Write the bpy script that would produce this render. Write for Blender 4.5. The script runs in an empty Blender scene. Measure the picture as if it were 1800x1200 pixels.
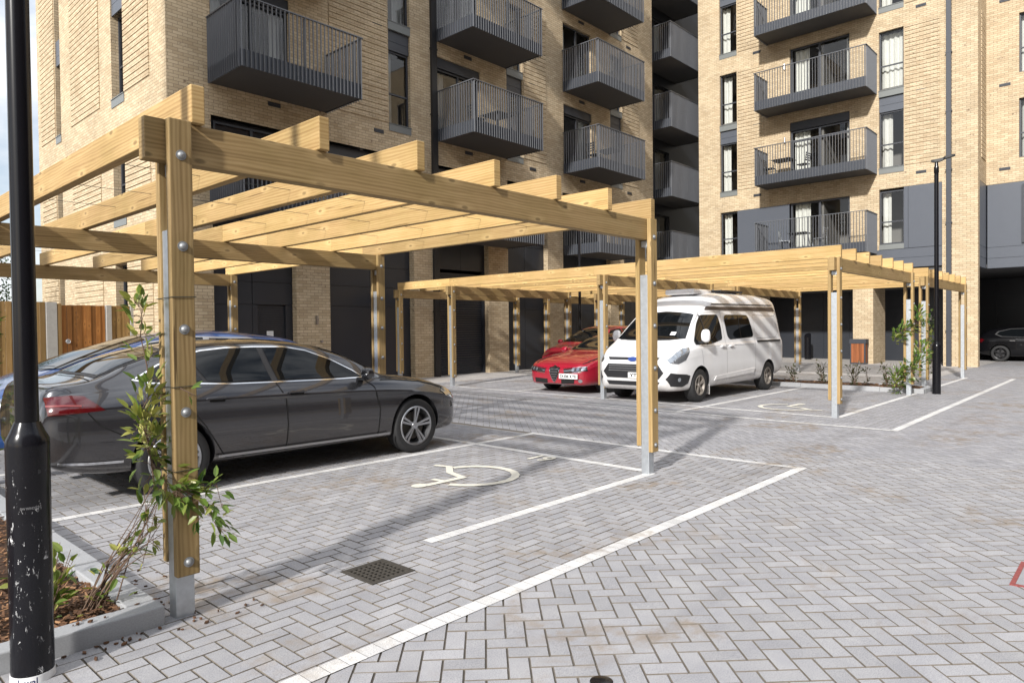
import bpy, bmesh, math, random
import numpy as np
from mathutils import Vector, Matrix
from mathutils.bvhtree import BVHTree
random.seed(7)
rng = np.random.default_rng(7)
rad = math.radians
scene = bpy.context.scene
COL = scene.collection

# ------------------------------------------------------------------ camera, sky, sun, exposure
CAM_H = 1.53
yaw, pitch, roll = rad(42.53), rad(1.0), rad(0.66)
fwd = Vector((math.cos(yaw)*math.cos(pitch), math.sin(yaw)*math.cos(pitch), -math.sin(pitch)))
r0 = Vector((math.sin(yaw), -math.cos(yaw), 0)); d0 = fwd.cross(r0)
right = math.cos(roll)*r0 + math.sin(roll)*d0
down = -math.sin(roll)*r0 + math.cos(roll)*d0
cam_data = bpy.data.cameras.new('camera')
cam = bpy.data.objects.new('camera', cam_data); COL.objects.link(cam)
mw = Matrix((( right.x, -down.x, -fwd.x, 0), (right.y, -down.y, -fwd.y, 0), (right.z, -down.z, -fwd.z, CAM_H), (0, 0, 0, 1)))
cam.matrix_world = mw
cam_data.sensor_width = 36.0
cam_data.lens = 36.0*1215/1800
cam_data.clip_start = 0.05; cam_data.clip_end = 2000
scene.camera = cam

SUN_AZ, SUN_EL = rad(14.5), rad(28.5)      # light travels from -X towards +X, a little towards +Y
world = bpy.data.worlds.new('World'); scene.world = world
world.use_nodes = True
wn = world.node_tree; wn.nodes.clear()
w_out = wn.nodes.new('ShaderNodeOutputWorld'); w_bg = wn.nodes.new('ShaderNodeBackground')
w_sky = wn.nodes.new('ShaderNodeTexSky'); w_sky.sky_type = 'NISHITA'; w_sky.sun_disc = False
w_sky.sun_elevation = SUN_EL; w_sky.sun_rotation = math.pi + (math.pi/2 - SUN_AZ)
w_sky.air_density = 1.0; w_sky.dust_density = 1.2; w_sky.ozone_density = 1.0
w_tc = wn.nodes.new('ShaderNodeTexCoord'); w_map = wn.nodes.new('ShaderNodeMapping')
w_map.inputs['Scale'].default_value = (1.6, 1.6, 3.4)
w_noise = wn.nodes.new('ShaderNodeTexNoise'); w_noise.inputs['Scale'].default_value = 1.7
w_noise.inputs['Detail'].default_value = 7; w_noise.inputs['Roughness'].default_value = 0.55
w_ramp = wn.nodes.new('ShaderNodeValToRGB')
w_ramp.color_ramp.elements[0].position = 0.36; w_ramp.color_ramp.elements[1].position = 0.56
w_mix = wn.nodes.new('ShaderNodeMixRGB'); w_mix.inputs['Color2'].default_value = (7.6, 7.8, 8.1, 1)
wn.links.new(w_tc.outputs['Generated'], w_map.inputs['Vector']); wn.links.new(w_map.outputs['Vector'], w_noise.inputs['Vector'])
w_xyz = wn.nodes.new('ShaderNodeSeparateXYZ'); wn.links.new(w_tc.outputs['Generated'], w_xyz.inputs['Vector'])
w_cl = wn.nodes.new('ShaderNodeMapRange'); w_cl.inputs['From Min'].default_value = 0.25; w_cl.inputs['From Max'].default_value = 0.9
w_cl.inputs['To Min'].default_value = 1.0; w_cl.inputs['To Max'].default_value = 1.75
wn.links.new(w_xyz.outputs['Z'], w_cl.inputs['Value'])
w_mul = wn.nodes.new('ShaderNodeVectorMath'); w_mul.operation = 'SCALE'
w_mul.inputs[0].default_value = (7.0, 7.2, 7.5); wn.links.new(w_cl.outputs['Result'], w_mul.inputs['Scale'])
wn.links.new(w_mul.outputs['Vector'], w_mix.inputs['Color2'])
wn.links.new(w_noise.outputs['Fac'], w_ramp.inputs['Fac']); wn.links.new(w_ramp.outputs['Color'], w_mix.inputs['Fac'])
wn.links.new(w_sky.outputs['Color'], w_mix.inputs['Color1']); wn.links.new(w_mix.outputs['Color'], w_bg.inputs['Color'])
w_bg.inputs['Strength'].default_value = 0.118
wn.links.new(w_bg.outputs['Background'], w_out.inputs['Surface'])

sun_data = bpy.data.lights.new('sun', 'SUN'); sun = bpy.data.objects.new('sun', sun_data); COL.objects.link(sun)
sun_data.energy = 4.4; sun_data.angle = rad(2.4); sun_data.color = (1.0, 0.97, 0.925)
sun.rotation_mode = 'QUATERNION'
sun_dir = Vector((math.cos(SUN_AZ)*math.cos(SUN_EL), math.sin(SUN_AZ)*math.cos(SUN_EL), -math.sin(SUN_EL)))
sun.rotation_quaternion = sun_dir.to_track_quat('-Z', 'Y')
sun.location = (-20, -6, 25)
vs = scene.view_settings
vs.view_transform = 'Standard'; vs.look = 'None'; vs.exposure = 0.40; vs.gamma = 1.0
try: vs.use_curve_mapping = False
except Exception: pass

# ------------------------------------------------------------------ helpers
WO = {}                                   # world origin of every thing whose parts are given in world coordinates
def tag(o, label=None, cat=None, group=None, kind=None):
    if label: o['label'] = label
    if cat: o['category'] = cat
    if group: o['group'] = group
    if kind: o['kind'] = kind
    return o
def thing(name, label, cat, loc=(0, 0, 0), rotz=0.0, group=None):
    o = bpy.data.objects.new(name, None); COL.objects.link(o)
    o.location = loc; o.rotation_euler = (0, 0, rotz); o.empty_display_size = 0.2
    tag(o, label, cat, group)
    WO[o.name] = Vector(loc)
    return o
def copy_tree(o, parent=None):
    c = o.copy(); COL.objects.link(c)
    c.parent = parent
    for ch in o.children:
        copy_tree(ch, c)
    return c

class MB:
    """collects shapes, then links them as one mesh object"""
    def __init__(s): s.v = []; s.f = []; s.uv = []; s.col = []; s.m = []; s.cur = 0
    def quad(s, pts, uvs=None, col=None):
        n = len(s.v); s.v += [tuple(p) for p in pts]; s.f.append(tuple(range(n, n+len(pts))))
        if uvs is None: uvs = [(p[0], p[1]) for p in pts]
        s.uv += uvs; s.col.append(col if col is not None else (0.5, 0.5, 0.5)); s.m.append(s.cur)
    def box(s, x0, x1, y0, y1, z0, z1, grain=None, col=None, skip=''):
        """axis box; grain = 'x','y','z' runs the u coordinate along the board, None gives metre UVs per face"""
        ro = random.uniform(0, 40), random.uniform(0, 40)
        c = col if col is not None else ((random.random(),)*3)
        def uvf(p, ax):
            if grain is None:
                if ax == 'x': return (p[1], p[2])
                if ax == 'y': return (p[0], p[2])
                return (p[0], p[1])
            g = 'xyz'.index(grain); o = [i for i in range(3) if i != g]
            t = p[o[0]] if ax != 'xyz'[o[0]] else p[o[1]]
            if ax == grain: return (p[o[0]]*0.3+ro[0], p[o[1]]+ro[1])
            return (p[g]+ro[0], t+ro[1])
        F = (('x', '-', [(x0,y1,z0),(x0,y0,z0),(x0,y0,z1),(x0,y1,z1)]), ('x', '+', [(x1,y0,z0),(x1,y1,z0),(x1,y1,z1),(x1,y0,z1)]),
             ('y', '-', [(x0,y0,z0),(x1,y0,z0),(x1,y0,z1),(x0,y0,z1)]), ('y', '+', [(x1,y1,z0),(x0,y1,z0),(x0,y1,z1),(x1,y1,z1)]),
             ('z', '-', [(x0,y1,z0),(x1,y1,z0),(x1,y0,z0),(x0,y0,z0)]), ('z', '+', [(x0,y0,z1),(x1,y0,z1),(x1,y1,z1),(x0,y1,z1)]))
        n = len(s.v); idx = {}
        for ax, sg, pts in F:
            if ax+sg in skip: continue
            ids = []
            for p in pts:
                k = p
                if k not in idx: idx[k] = len(s.v); s.v.append(p)
                ids.append(idx[k]); s.uv.append(uvf(p, ax))
            s.f.append(tuple(ids)); s.col.append(c); s.m.append(s.cur)
    def tube(s, pts, r, n=8, cap=True, col=None):
        pts = [Vector(p) for p in pts]
        rs = r if isinstance(r, (list, tuple)) else [r]*len(pts)
        rings = []; up = Vector((0, 0, 1)); base = None
        for i, p in enumerate(pts):
            t = (pts[min(i+1, len(pts)-1)] - pts[max(i-1, 0)]).normalized()
            a = t.cross(up)
            if a.length < 1e-3: a = t.cross(Vector((1, 0, 0)))
            if base is not None:
                a = base - t*base.dot(t)
            a.normalize(); base = a; b = t.cross(a)
            k = len(s.v)
            for j in range(n):
                th = 2*math.pi*j/n; s.v.append(tuple(p + (a*math.cos(th) + b*math.sin(th))*rs[i]))
            rings.append(k)
        for i in range(len(pts)-1):
            for j in range(n):
                j2 = (j+1) % n
                s.f.append((rings[i]+j, rings[i]+j2, rings[i+1]+j2, rings[i+1]+j))
                s.uv += [(j/n, i*.1), ((j+1)/n, i*.1), ((j+1)/n, i*.1+.1), (j/n, i*.1+.1)]; s.col.append(col or (.5, .5, .5)); s.m.append(s.cur)
        if cap:
            for k, rev in ((rings[0], False), (rings[-1], True)):
                ids = tuple(range(k, k+n)) if rev else tuple(range(k+n-1, k-1, -1))
                s.f.append(ids); s.uv += [(0, 0)]*n; s.col.append(col or (.5, .5, .5)); s.m.append(s.cur)
    def lathe(s, prof, n=24, org=(0, 0, 0), axis='z', closed=False, col=None, cap=True):
        """prof = [(r, h)], turned round axis"""
        o = Vector(org); rings = []
        for r, h in prof:
            k = len(s.v)
            for j in range(n):
                th = 2*math.pi*j/n; c, sn = math.cos(th)*r, math.sin(th)*r
                p = {'z': (c, sn, h), 'y': (c, h, -sn), 'x': (h, c, sn)}[axis]
                s.v.append(tuple(o+Vector(p)))
            rings.append(k)
        segs = list(range(len(prof)-1)) + ([len(prof)-1] if closed else [])
        for i in segs:
            i2 = (i+1) % len(prof)
            for j in range(n):
                j2 = (j+1) % n
                s.f.append((rings[i]+j, rings[i]+j2, rings[i2]+j2, rings[i2]+j))
                s.uv += [(j/n, prof[i][1]), ((j+1)/n, prof[i][1]), ((j+1)/n, prof[i2][1]), (j/n, prof[i2][1])]; s.col.append(col or (.5, .5, .5)); s.m.append(s.cur)
        if not closed and cap:
            for k, rev, pr in ((rings[0], False, prof[0]), (rings[-1], True, prof[-1])):
                if pr[0] > 1e-4:
                    ids = tuple(range(k, k+n)) if rev else tuple(range(k+n-1, k-1, -1))
                    s.f.append(ids); s.uv += [(0, 0)]*n; s.col.append(col or (.5, .5, .5)); s.m.append(s.cur)
    def prism(s, poly, depth_vec, col=None):
        """planar polygon (3-D points) extruded by depth_vec"""
        d = Vector(depth_vec); a = [Vector(p) for p in poly]; b = [p+d for p in a]; n = len(a); k = len(s.v)
        s.v += [tuple(p) for p in a] + [tuple(p) for p in b]
        s.f.append(tuple(range(k+n-1, k-1, -1))); s.uv += [(0, 0)]*n; s.col.append(col or (.5,.5,.5)); s.m.append(s.cur)
        s.f.append(tuple(range(k+n, k+2*n))); s.uv += [(0, 0)]*n; s.col.append(col or (.5,.5,.5)); s.m.append(s.cur)
        for i in range(n):
            j = (i+1) % n
            s.f.append((k+i, k+j, k+n+j, k+n+i)); s.uv += [(0, 0), (1, 0), (1, 1), (0, 1)]; s.col.append(col or (.5,.5,.5)); s.m.append(s.cur)
    def build(s, name, mat, parent=None, smooth=None, bevel=0, local=False, fix=False):
        me = bpy.data.meshes.new(name)
        org = Vector((0, 0, 0))
        if parent is not None and not local: org = WO.get(parent.name, Vector((0, 0, 0)))
        vv = np.array(s.v, dtype=float).reshape(-1, 3) - np.array(org)
        me.from_pydata(vv.tolist(), [], s.f)
        if len(s.uv) == sum(len(f) for f in s.f):
            uvl = me.uv_layers.new(name='UVMap'); uvl.data.foreach_set('uv', np.array(s.uv, dtype=np.float32).ravel())
        ca = me.color_attributes.new('tint', 'FLOAT_COLOR', 'CORNER')
        cc = np.concatenate([np.tile(np.array(list(c)+[1.0]), (len(f), 1)) for c, f in zip(s.col, s.f)]) if s.f else np.zeros((0, 4))
        ca.data.foreach_set('color', cc.astype(np.float32).ravel())
        mats = mat if isinstance(mat, (list, tuple)) else [mat]
        for m_ in mats: me.materials.append(m_)
        if len(mats) > 1: me.polygons.foreach_set('material_index', np.array(s.m, dtype=np.int32))
        if fix:
            bm = bmesh.new(); bm.from_mesh(me); bmesh.ops.recalc_face_normals(bm, faces=bm.faces); bm.to_mesh(me); bm.free()
        if smooth is not None:
            me.polygons.foreach_set('use_smooth', np.ones(len(me.polygons), dtype=bool))
            me.set_sharp_from_angle(angle=rad(smooth))
        me.update()
        o = bpy.data.objects.new(name, me); COL.objects.link(o)
        if parent is not None:
            o.parent = parent
            WO[o.name] = org if not local else Vector((0, 0, 0))
        if bevel:
            b = o.modifiers.new('edge', 'BEVEL'); b.width = bevel; b.segments = 2; b.limit_method = 'ANGLE'; b.angle_limit = rad(50)
        return o

def text_mesh(txt, size, bold=0.0, extrude=0.001):
    cu = bpy.data.curves.new('lettering', 'FONT'); cu.body = txt; cu.size = size; cu.extrude = extrude; cu.offset = bold
    cu.align_x = 'CENTER'; cu.align_y = 'CENTER'
    to = bpy.data.objects.new('lettering', cu); COL.objects.link(to)
    dg = bpy.context.evaluated_depsgraph_get(); dg.update()
    me = bpy.data.meshes.new_from_object(to.evaluated_get(dg)); bpy.data.objects.remove(to)
    return me
def text_part(name, txt, size, mat, parent, matrix, bold=0.0, fit=None):
    me = text_mesh(txt, size, bold); me.name = name
    if fit:
        xs = [v.co.x for v in me.vertices]; ys = [v.co.y for v in me.vertices]
        sx = fit[0]/(max(xs)-min(xs)); sy = fit[1]/(max(ys)-min(ys)); cx = (max(xs)+min(xs))/2; cy = (max(ys)+min(ys))/2
        for v in me.vertices: v.co.x = (v.co.x-cx)*sx; v.co.y = (v.co.y-cy)*sy
    me.transform(matrix); me.materials.clear(); me.materials.append(mat)
    o = bpy.data.objects.new(name, me); COL.objects.link(o)
    if parent is not None: o.parent = parent
    return o

# ------------------------------------------------------------------ materials
def new_mat(name):
    m = bpy.data.materials.new(name); m.use_nodes = True
    nt = m.node_tree; b = nt.nodes['Principled BSDF']
    return m, nt, b
def N(nt, t, **kw):
    n = nt.nodes.new(t)
    for k, v in kw.items():
        if hasattr(n, k): setattr(n, k, v)
        else: n.inputs[k].default_value = v
    return n
def L(nt, a, b): nt.links.new(a, b)
def ramp(nt, fac, stops):
    r = N(nt, 'ShaderNodeValToRGB'); cr = r.color_ramp
    cr.elements[0].position = stops[0][0]; cr.elements[0].color = (*stops[0][1], 1)
    cr.elements[1].position = stops[-1][0]; cr.elements[1].color = (*stops[-1][1], 1)
    for p, c in stops[1:-1]:
        e = cr.elements.new(p); e.color = (*c, 1)
    L(nt, fac, r.inputs['Fac']); return r.outputs['Color']
def mixc(nt, fac, a, b, mode='MIX'):
    n = N(nt, 'ShaderNodeMixRGB'); n.blend_type = mode
    if isinstance(fac, (int, float)): n.inputs['Fac'].default_value = fac
    else: L(nt, fac, n.inputs['Fac'])
    for x, k in ((a, 'Color1'), (b, 'Color2')):
        if isinstance(x, (tuple, list)): n.inputs[k].default_value = (*x, 1) if len(x) == 3 else x
        else: L(nt, x, n.inputs[k])
    return n.outputs['Color']
def noise(nt, scale, detail=4, rough=0.55, vec=None, dist=0.0):
    n = N(nt, 'ShaderNodeTexNoise'); n.inputs['Scale'].default_value = scale; n.inputs['Detail'].default_value = detail
    n.inputs['Roughness'].default_value = rough; n.inputs['Distortion'].default_value = dist
    if vec is not None: L(nt, vec, n.inputs['Vector'])
    return n.outputs['Fac']
def objco(nt): return N(nt, 'ShaderNodeTexCoord').outputs['Object']
def geo(nt): return N(nt, 'ShaderNodeNewGeometry').outputs['Position']
def bump(nt, b, h, strength=0.3, dist=0.01):
    n = N(nt, 'ShaderNodeBump'); n.inputs['Strength'].default_value = strength; n.inputs['Distance'].default_value = dist
    L(nt, h, n.inputs['Height']); L(nt, n.outputs['Normal'], b.inputs['Normal'])
def simple(name, col, rough=0.5, metal=0.0, var=0.12, nscale=9.0, coat=0.0, spec=0.5, bumpy=0.0):
    m, nt, b = new_mat(name)
    c = tuple(col)
    f = noise(nt, nscale, 5, 0.6, objco(nt))
    L(nt, mixc(nt, f, tuple(x*(1-var) for x in c), tuple(min(1, x*(1+var)) for x in c)), b.inputs['Base Color'])
    b.inputs['Roughness'].default_value = rough; b.inputs['Metallic'].default_value = metal
    b.inputs['Coat Weight'].default_value = coat; b.inputs['Coat Roughness'].default_value = 0.03
    b.inputs['Specular IOR Level'].default_value = spec
    if bumpy: bump(nt, b, noise(nt, nscale*8, 3, 0.6, objco(nt)), bumpy, 0.005)
    return m

def brick_mat(name, c1, c2, mortar, dark=(0.16, 0.10, 0.06)):
    m, nt, b = new_mat(name)
    uv = N(nt, 'ShaderNodeTexCoord').outputs['UV']
    br = N(nt, 'ShaderNodeTexBrick'); br.offset = 0.5
    L(nt, uv, br.inputs['Vector'])
    for k, v in (('Scale', 1.0), ('Brick Width', 0.225), ('Row Height', 0.075), ('Mortar Size', 0.0056), ('Mortar Smooth', 0.2), ('Bias', -0.1)):
        br.inputs[k].default_value = v
    br.inputs['Color1'].default_value = (*c1, 1); br.inputs['Color2'].default_value = (*c2, 1); br.inputs['Mortar'].default_value = (*mortar, 1)
    # second, coarser brick lookup with the same layout: picks out the odd darker or paler brick
    br2 = N(nt, 'ShaderNodeTexBrick'); br2.offset = 0.5; L(nt, uv, br2.inputs['Vector'])
    for k, v in (('Scale', 1.0), ('Brick Width', 0.225), ('Row Height', 0.075), ('Mortar Size', 0.0), ('Bias', 0.0)):
        br2.inputs[k].default_value = v
    br2.inputs['Color1'].default_value = (0, 0, 0, 1); br2.inputs['Color2'].default_value = (1, 1, 1, 1)
    sel = ramp(nt, br2.outputs['Color'], [(0.0, (1, 1, 1)), (0.16, (0, 0, 0)), (1.0, (0, 0, 0))])
    patch = ramp(nt, noise(nt, 11.0, 5, 0.65, uv), [(0.52, (0, 0, 0)), (0.66, (1, 1, 1))])
    f = mixc(nt, 0.8, sel, patch, 'MULTIPLY')
    col = mixc(nt, f, br.outputs['Color'], dark)
    pale = ramp(nt, noise(nt, 0.9, 4, 0.6, uv), [(0.3, (0.86, 0.86, 0.86)), (0.75, (1.1, 1.1, 1.1))])
    col = mixc(nt, 1.0, col, pale, 'MULTIPLY')
    fine = ramp(nt, noise(nt, 55, 3, 0.7, uv), [(0.3, (0.88, 0.88, 0.88)), (0.8, (1.08, 1.08, 1.08))])
    col = mixc(nt, 1.0, col, fine, 'MULTIPLY')
    L(nt, col, b.inputs['Base Color']); b.inputs['Roughness'].default_value = 0.9; b.inputs['Specular IOR Level'].default_value = 0.2
    inv = N(nt, 'ShaderNodeMath'); inv.operation = 'SUBTRACT'; inv.inputs[0].default_value = 1.0; L(nt, br.outputs['Fac'], inv.inputs[1])
    bump(nt, b, inv.outputs[0], 0.6, 0.006)
    return m

def wood_mat(name, light, mid, dark, rough=0.65, knots=True, gscale=1.0):
    m, nt, b = new_mat(name)
    uv = N(nt, 'ShaderNodeTexCoord').outputs['UV']
    mp = N(nt, 'ShaderNodeMapping'); mp.inputs['Scale'].default_value = (0.55*gscale, 16.0*gscale, 1); L(nt, uv, mp.inputs['Vector'])
    g1 = noise(nt, 1.6, 6, 0.6, mp.outputs['Vector'], 0.9)
    mp2 = N(nt, 'ShaderNodeMapping'); mp2.inputs['Scale'].default_value = (0.9, 6.0, 1); L(nt, uv, mp2.inputs['Vector'])
    wv = N(nt, 'ShaderNodeTexWave'); wv.wave_type = 'BANDS'; wv.bands_direction = 'Y'
    for k, v in (('Scale', 2.3), ('Distortion', 7.0), ('Detail', 3.0), ('Detail Scale', 0.7)): wv.inputs[k].default_value = v
    L(nt, mp2.outputs['Vector'], wv.inputs['Vector'])
    col = ramp(nt, g1, [(0.3, dark), (0.5, mid), (0.72, light)])
    col = mixc(nt, 0.46, col, ramp(nt, wv.outputs['Fac'], [(0.0, dark), (0.55, mid), (1.0, light)]))
    if knots:
        mk = N(nt, 'ShaderNodeMapping'); mk.inputs['Scale'].default_value = (2.6, 6.5, 1); L(nt, uv, mk.inputs['Vector'])
        vo = N(nt, 'ShaderNodeTexVoronoi'); vo.voronoi_dimensions = '2D'; vo.inputs['Scale'].default_value = 1.0; L(nt, mk.outputs['Vector'], vo.inputs['Vector'])
        kf = ramp(nt, vo.outputs['Distance'], [(0.0, (1, 1, 1)), (0.06, (0.95, 0.95, 0.95)), (0.11, (0, 0, 0))])
        halo = ramp(nt, vo.outputs['Distance'], [(0.08, (1, 1, 1)), (0.34, (0, 0, 0))])
        pick = ramp(nt, vo.outputs['Color'], [(0.56, (0, 0, 0)), (0.60, (1, 1, 1))])
        hv = mixc(nt, 1.0, mixc(nt, 1.0, halo, pick, 'MULTIPLY'), (0.55, 0.55, 0.55), 'MULTIPLY')
        col = mixc(nt, hv, col, tuple(min(1, x*1.22) for x in light))
        kf = mixc(nt, 1.0, kf, pick, 'MULTIPLY')
        col = mixc(nt, mixc(nt, 1.0, kf, (0.65, 0.65, 0.65), 'MULTIPLY'), col, tuple(x*0.45 for x in dark))
    mc = N(nt, 'ShaderNodeMapping'); mc.inputs['Scale'].default_value = (0.9, 34.0, 1); L(nt, uv, mc.inputs['Vector'])
    chk = ramp(nt, noise(nt, 1.0, 3, 0.5, mc.outputs['Vector'], 0.15), [(0.685, (1, 1, 1)), (0.72, (0.42, 0.38, 0.34))])
    col = mixc(nt, 1.0, col, chk, 'MULTIPLY')
    tint = N(nt, 'ShaderNodeVertexColor'); tint.layer_name = 'tint'
    t2 = ramp(nt, tint.outputs['Color'], [(0.0, (0.72, 0.70, 0.66)), (1.0, (1.20, 1.16, 1.08))])
    col = mixc(nt, 1.0, col, t2, 'MULTIPLY')
    stain = ramp(nt, noise(nt, 1.3, 4, 0.6, uv), [(0.35, (0.86, 0.88, 0.80)), (0.6, (1, 1, 1))])
    col = mixc(nt, 1.0, col, stain, 'MULTIPLY')
    L(nt, col, b.inputs['Base Color']); b.inputs['Roughness'].default_value = rough; b.inputs['Specular IOR Level'].default_value = 0.3
    bump(nt, b, g1, 0.25, 0.004)
    return m

def paver_mat(name, base, spread=0.35, stain=True):
    m, nt, b = new_mat(name)
    p = geo(nt)
    tint = N(nt, 'ShaderNodeVertexColor'); tint.layer_name = 'tint'
    lo = tuple(x*(1-spread) for x in base); hi = tuple(x*(1+spread) for x in base)
    col = ramp(nt, tint.outputs['Color'], [(0.0, lo), (0.5, base), (1.0, hi)])
    sp = ramp(nt, noise(nt, 190, 2, 0.6, p), [(0.25, (0.62, 0.62, 0.64)), (0.5, (1, 1, 1)), (0.8, (1.32, 1.31, 1.28))])
    col = mixc(nt, 1.0, col, sp, 'MULTIPLY')
    md = ramp(nt, noise(nt, 3.2, 5, 0.65, p), [(0.3, (0.86, 0.86, 0.88)), (0.7, (1.08, 1.07, 1.05))])
    col = mixc(nt, 1.0, col, md, 'MULTIPLY')
    if stain:
        s1 = ramp(nt, noise(nt, 0.8, 7, 0.62, p, 0.4), [(0.55, (0, 0, 0)), (0.64, (1, 1, 1))])
        s2 = ramp(nt, noise(nt, 7.0, 4, 0.6, p), [(0.42, (0, 0, 0)), (0.58, (1, 1, 1))])
        f = mixc(nt, 1.0, mixc(nt, 1.0, s1, s2, 'MULTIPLY'), (0.68, 0.68, 0.68), 'MULTIPLY')
        col = mixc(nt, f, col, (0.235, 0.175, 0.115))
        oil = ramp(nt, noise(nt, 1.9, 5, 0.6, p, 0.2), [(0.70, (0, 0, 0)), (0.76, (0.5, 0.5, 0.5))])
        col = mixc(nt, oil, col, (0.12, 0.11, 0.10))
    if stain:
        mt = N(nt, 'ShaderNodeMapping'); mt.inputs['Scale'].default_value = (0.10, 2.6, 1.0); mt.inputs['Rotation'].default_value = (0, 0, 0.06); L(nt, p, mt.inputs['Vector'])
        tyre = ramp(nt, noise(nt, 1.0, 4, 0.6, mt.outputs['Vector'], 0.3), [(0.56, (1, 1, 1)), (0.70, (0.84, 0.83, 0.82))])
        col = mixc(nt, 1.0, col, tyre, 'MULTIPLY')
    L(nt, col, b.inputs['Base Color']); b.inputs['Roughness'].default_value = 0.88; b.inputs['Specular IOR Level'].default_value = 0.25
    bump(nt, b, noise(nt, 160, 3, 0.7, p), 0.35, 0.002)
    return m

def glass_mat(name, tint=(0.03, 0.04, 0.05), see=0.55):
    m = bpy.data.materials.new(name); m.use_nodes = True; nt = m.node_tree; nt.nodes.clear()
    out = N(nt, 'ShaderNodeOutputMaterial'); fr = N(nt, 'ShaderNodeFresnel'); fr.inputs['IOR'].default_value = 1.7
    gl = N(nt, 'ShaderNodeBsdfGlossy'); gl.inputs['Roughness'].default_value = 0.01
    tr = N(nt, 'ShaderNodeBsdfTransparent'); tr.inputs['Color'].default_value = (see, see*1.01, see*1.0, 1)
    mx = N(nt, 'ShaderNodeMixShader')
    L(nt, fr.outputs['Fac'], mx.inputs['Fac']); L(nt, tr.outputs['BSDF'], mx.inputs[1]); L(nt, gl.outputs['BSDF'], mx.inputs[2])
    L(nt, mx.outputs['Shader'], out.inputs['Surface'])
    return m

def paint_mat(name, col, metal=0.0, rough=0.35, coat=1.0, dirt=0.0, flake=0.0):
    m, nt, b = new_mat(name); p = objco(nt)
    c = mixc(nt, noise(nt, 2.0, 4, 0.6, p), tuple(x*0.94 for x in col), tuple(min(1, x*1.05) for x in col))
    if dirt:
        sx = N(nt, 'ShaderNodeSeparateXYZ'); L(nt, p, sx.inputs['Vector'])
        low = N(nt, 'ShaderNodeMapRange'); low.inputs['From Min'].default_value = 0.75; low.inputs['From Max'].default_value = 0.25
        L(nt, sx.outputs['Z'], low.inputs['Value'])
        mu = N(nt, 'ShaderNodeMath'); mu.operation = 'MULTIPLY'; L(nt, low.outputs['Result'], mu.inputs[0]); L(nt, noise(nt, 5, 6, 0.7, p), mu.inputs[1])
        mu2 = N(nt, 'ShaderNodeMath'); mu2.operation = 'MULTIPLY'; mu2.inputs[1].default_value = dirt; L(nt, mu.outputs[0], mu2.inputs[0])
        c = mixc(nt, mu2.outputs[0], c, (0.20, 0.16, 0.12))
    L(nt, c, b.inputs['Base Color'])
    b.inputs['Metallic'].default_value = metal; b.inputs['Roughness'].default_value = rough
    b.inputs['Coat Weight'].default_value = coat; b.inputs['Coat Roughness'].default_value = 0.02
    return m

def leaf_mat(name, c1, c2, c3):
    m, nt, b = new_mat(name)
    tint = N(nt, 'ShaderNodeVertexColor'); tint.layer_name = 'tint'
    col = ramp(nt, tint.outputs['Color'], [(0.0, c1), (0.5, c2), (1.0, c3)])
    L(nt, col, b.inputs['Base Color']); b.inputs['Roughness'].default_value = 0.38
    tl = N(nt, 'ShaderNodeBsdfTranslucent'); L(nt, mixc(nt, 1.0, col, (1.2, 1.3, 0.5), 'MULTIPLY'), tl.inputs['Color'])
    mx = N(nt, 'ShaderNodeMixShader'); mx.inputs['Fac'].default_value = 0.28
    out = [n for n in nt.nodes if n.type == 'OUTPUT_MATERIAL'][0]
    L(nt, b.outputs['BSDF'], mx.inputs[1]); L(nt, tl.outputs['BSDF'], mx.inputs[2]); L(nt, mx.outputs['Shader'], out.inputs['Surface'])
    return m

BRICK = brick_mat('buff_brick', (0.61, 0.495, 0.335), (0.45, 0.345, 0.22), (0.27, 0.21, 0.145), (0.19, 0.13, 0.085))
PINE = wood_mat('treated_pine', (0.59, 0.425, 0.215), (0.51, 0.345, 0.157), (0.33, 0.205, 0.085))
POSTWOOD = wood_mat('treated_shaded_timber', (0.39, 0.285, 0.15), (0.33, 0.228, 0.108), (0.205, 0.135, 0.060))  # darker, browner copy of the pine; shade of post and beam fronts put in
FENCEWOOD = wood_mat('fence_boards', (0.34, 0.225, 0.10), (0.28, 0.175, 0.072), (0.18, 0.105, 0.042), gscale=1.0)
GATEWOOD = wood_mat('stained_gate_boards', (0.33, 0.15, 0.045), (0.25, 0.105, 0.028), (0.16, 0.062, 0.016), gscale=1.0)
TEAK = wood_mat('oiled_hardwood', (0.34, 0.13, 0.05), (0.25, 0.085, 0.035), (0.16, 0.05, 0.02), knots=False)
GREYSLAT = simple('grey_slats', (0.30, 0.31, 0.33), 0.6, 0, 0.2, 5)
PAVER = paver_mat('grey_block_paving', (0.322, 0.319, 0.330), 0.15)
WHITEPAVER = paver_mat('white_line_blocks', (0.62, 0.61, 0.595), 0.16)
SLAB = paver_mat('pale_concrete_slabs', (0.43, 0.41, 0.39), 0.10)
SAND = simple('jointing_sand', (0.165, 0.143, 0.118), 0.95, 0, 0.4, 30)
ROADPAINT = simple('thermoplastic_marking', (0.70, 0.67, 0.58), 0.6, 0, 0.22, 25)
KERB = simple('granite_kerb', (0.33, 0.335, 0.345), 0.8, 0, 0.3, 120, bumpy=0.3)
FARGROUND = simple('distant_ground', (0.20, 0.19, 0.18), 0.95, 0, 0.3, 0.3)
ANTH = simple('anthracite_metal', (0.042, 0.046, 0.056), 0.42, 0.0, 0.10, 3)
ANTHLIT = simple('sunlit_anthracite_metal', (0.082, 0.091, 0.110), 0.38, 0.0, 0.05, 3)  # paler copy of the anthracite, sunlight put into the colour for sunlit walls
SOFFIT = simple('dark_soffit', (0.075, 0.075, 0.078), 0.75, 0, 0.1, 2)
RAIL = simple('grey_balcony_metal', (0.115, 0.120, 0.132), 0.36, 0.0, 0.08, 4)
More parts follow.
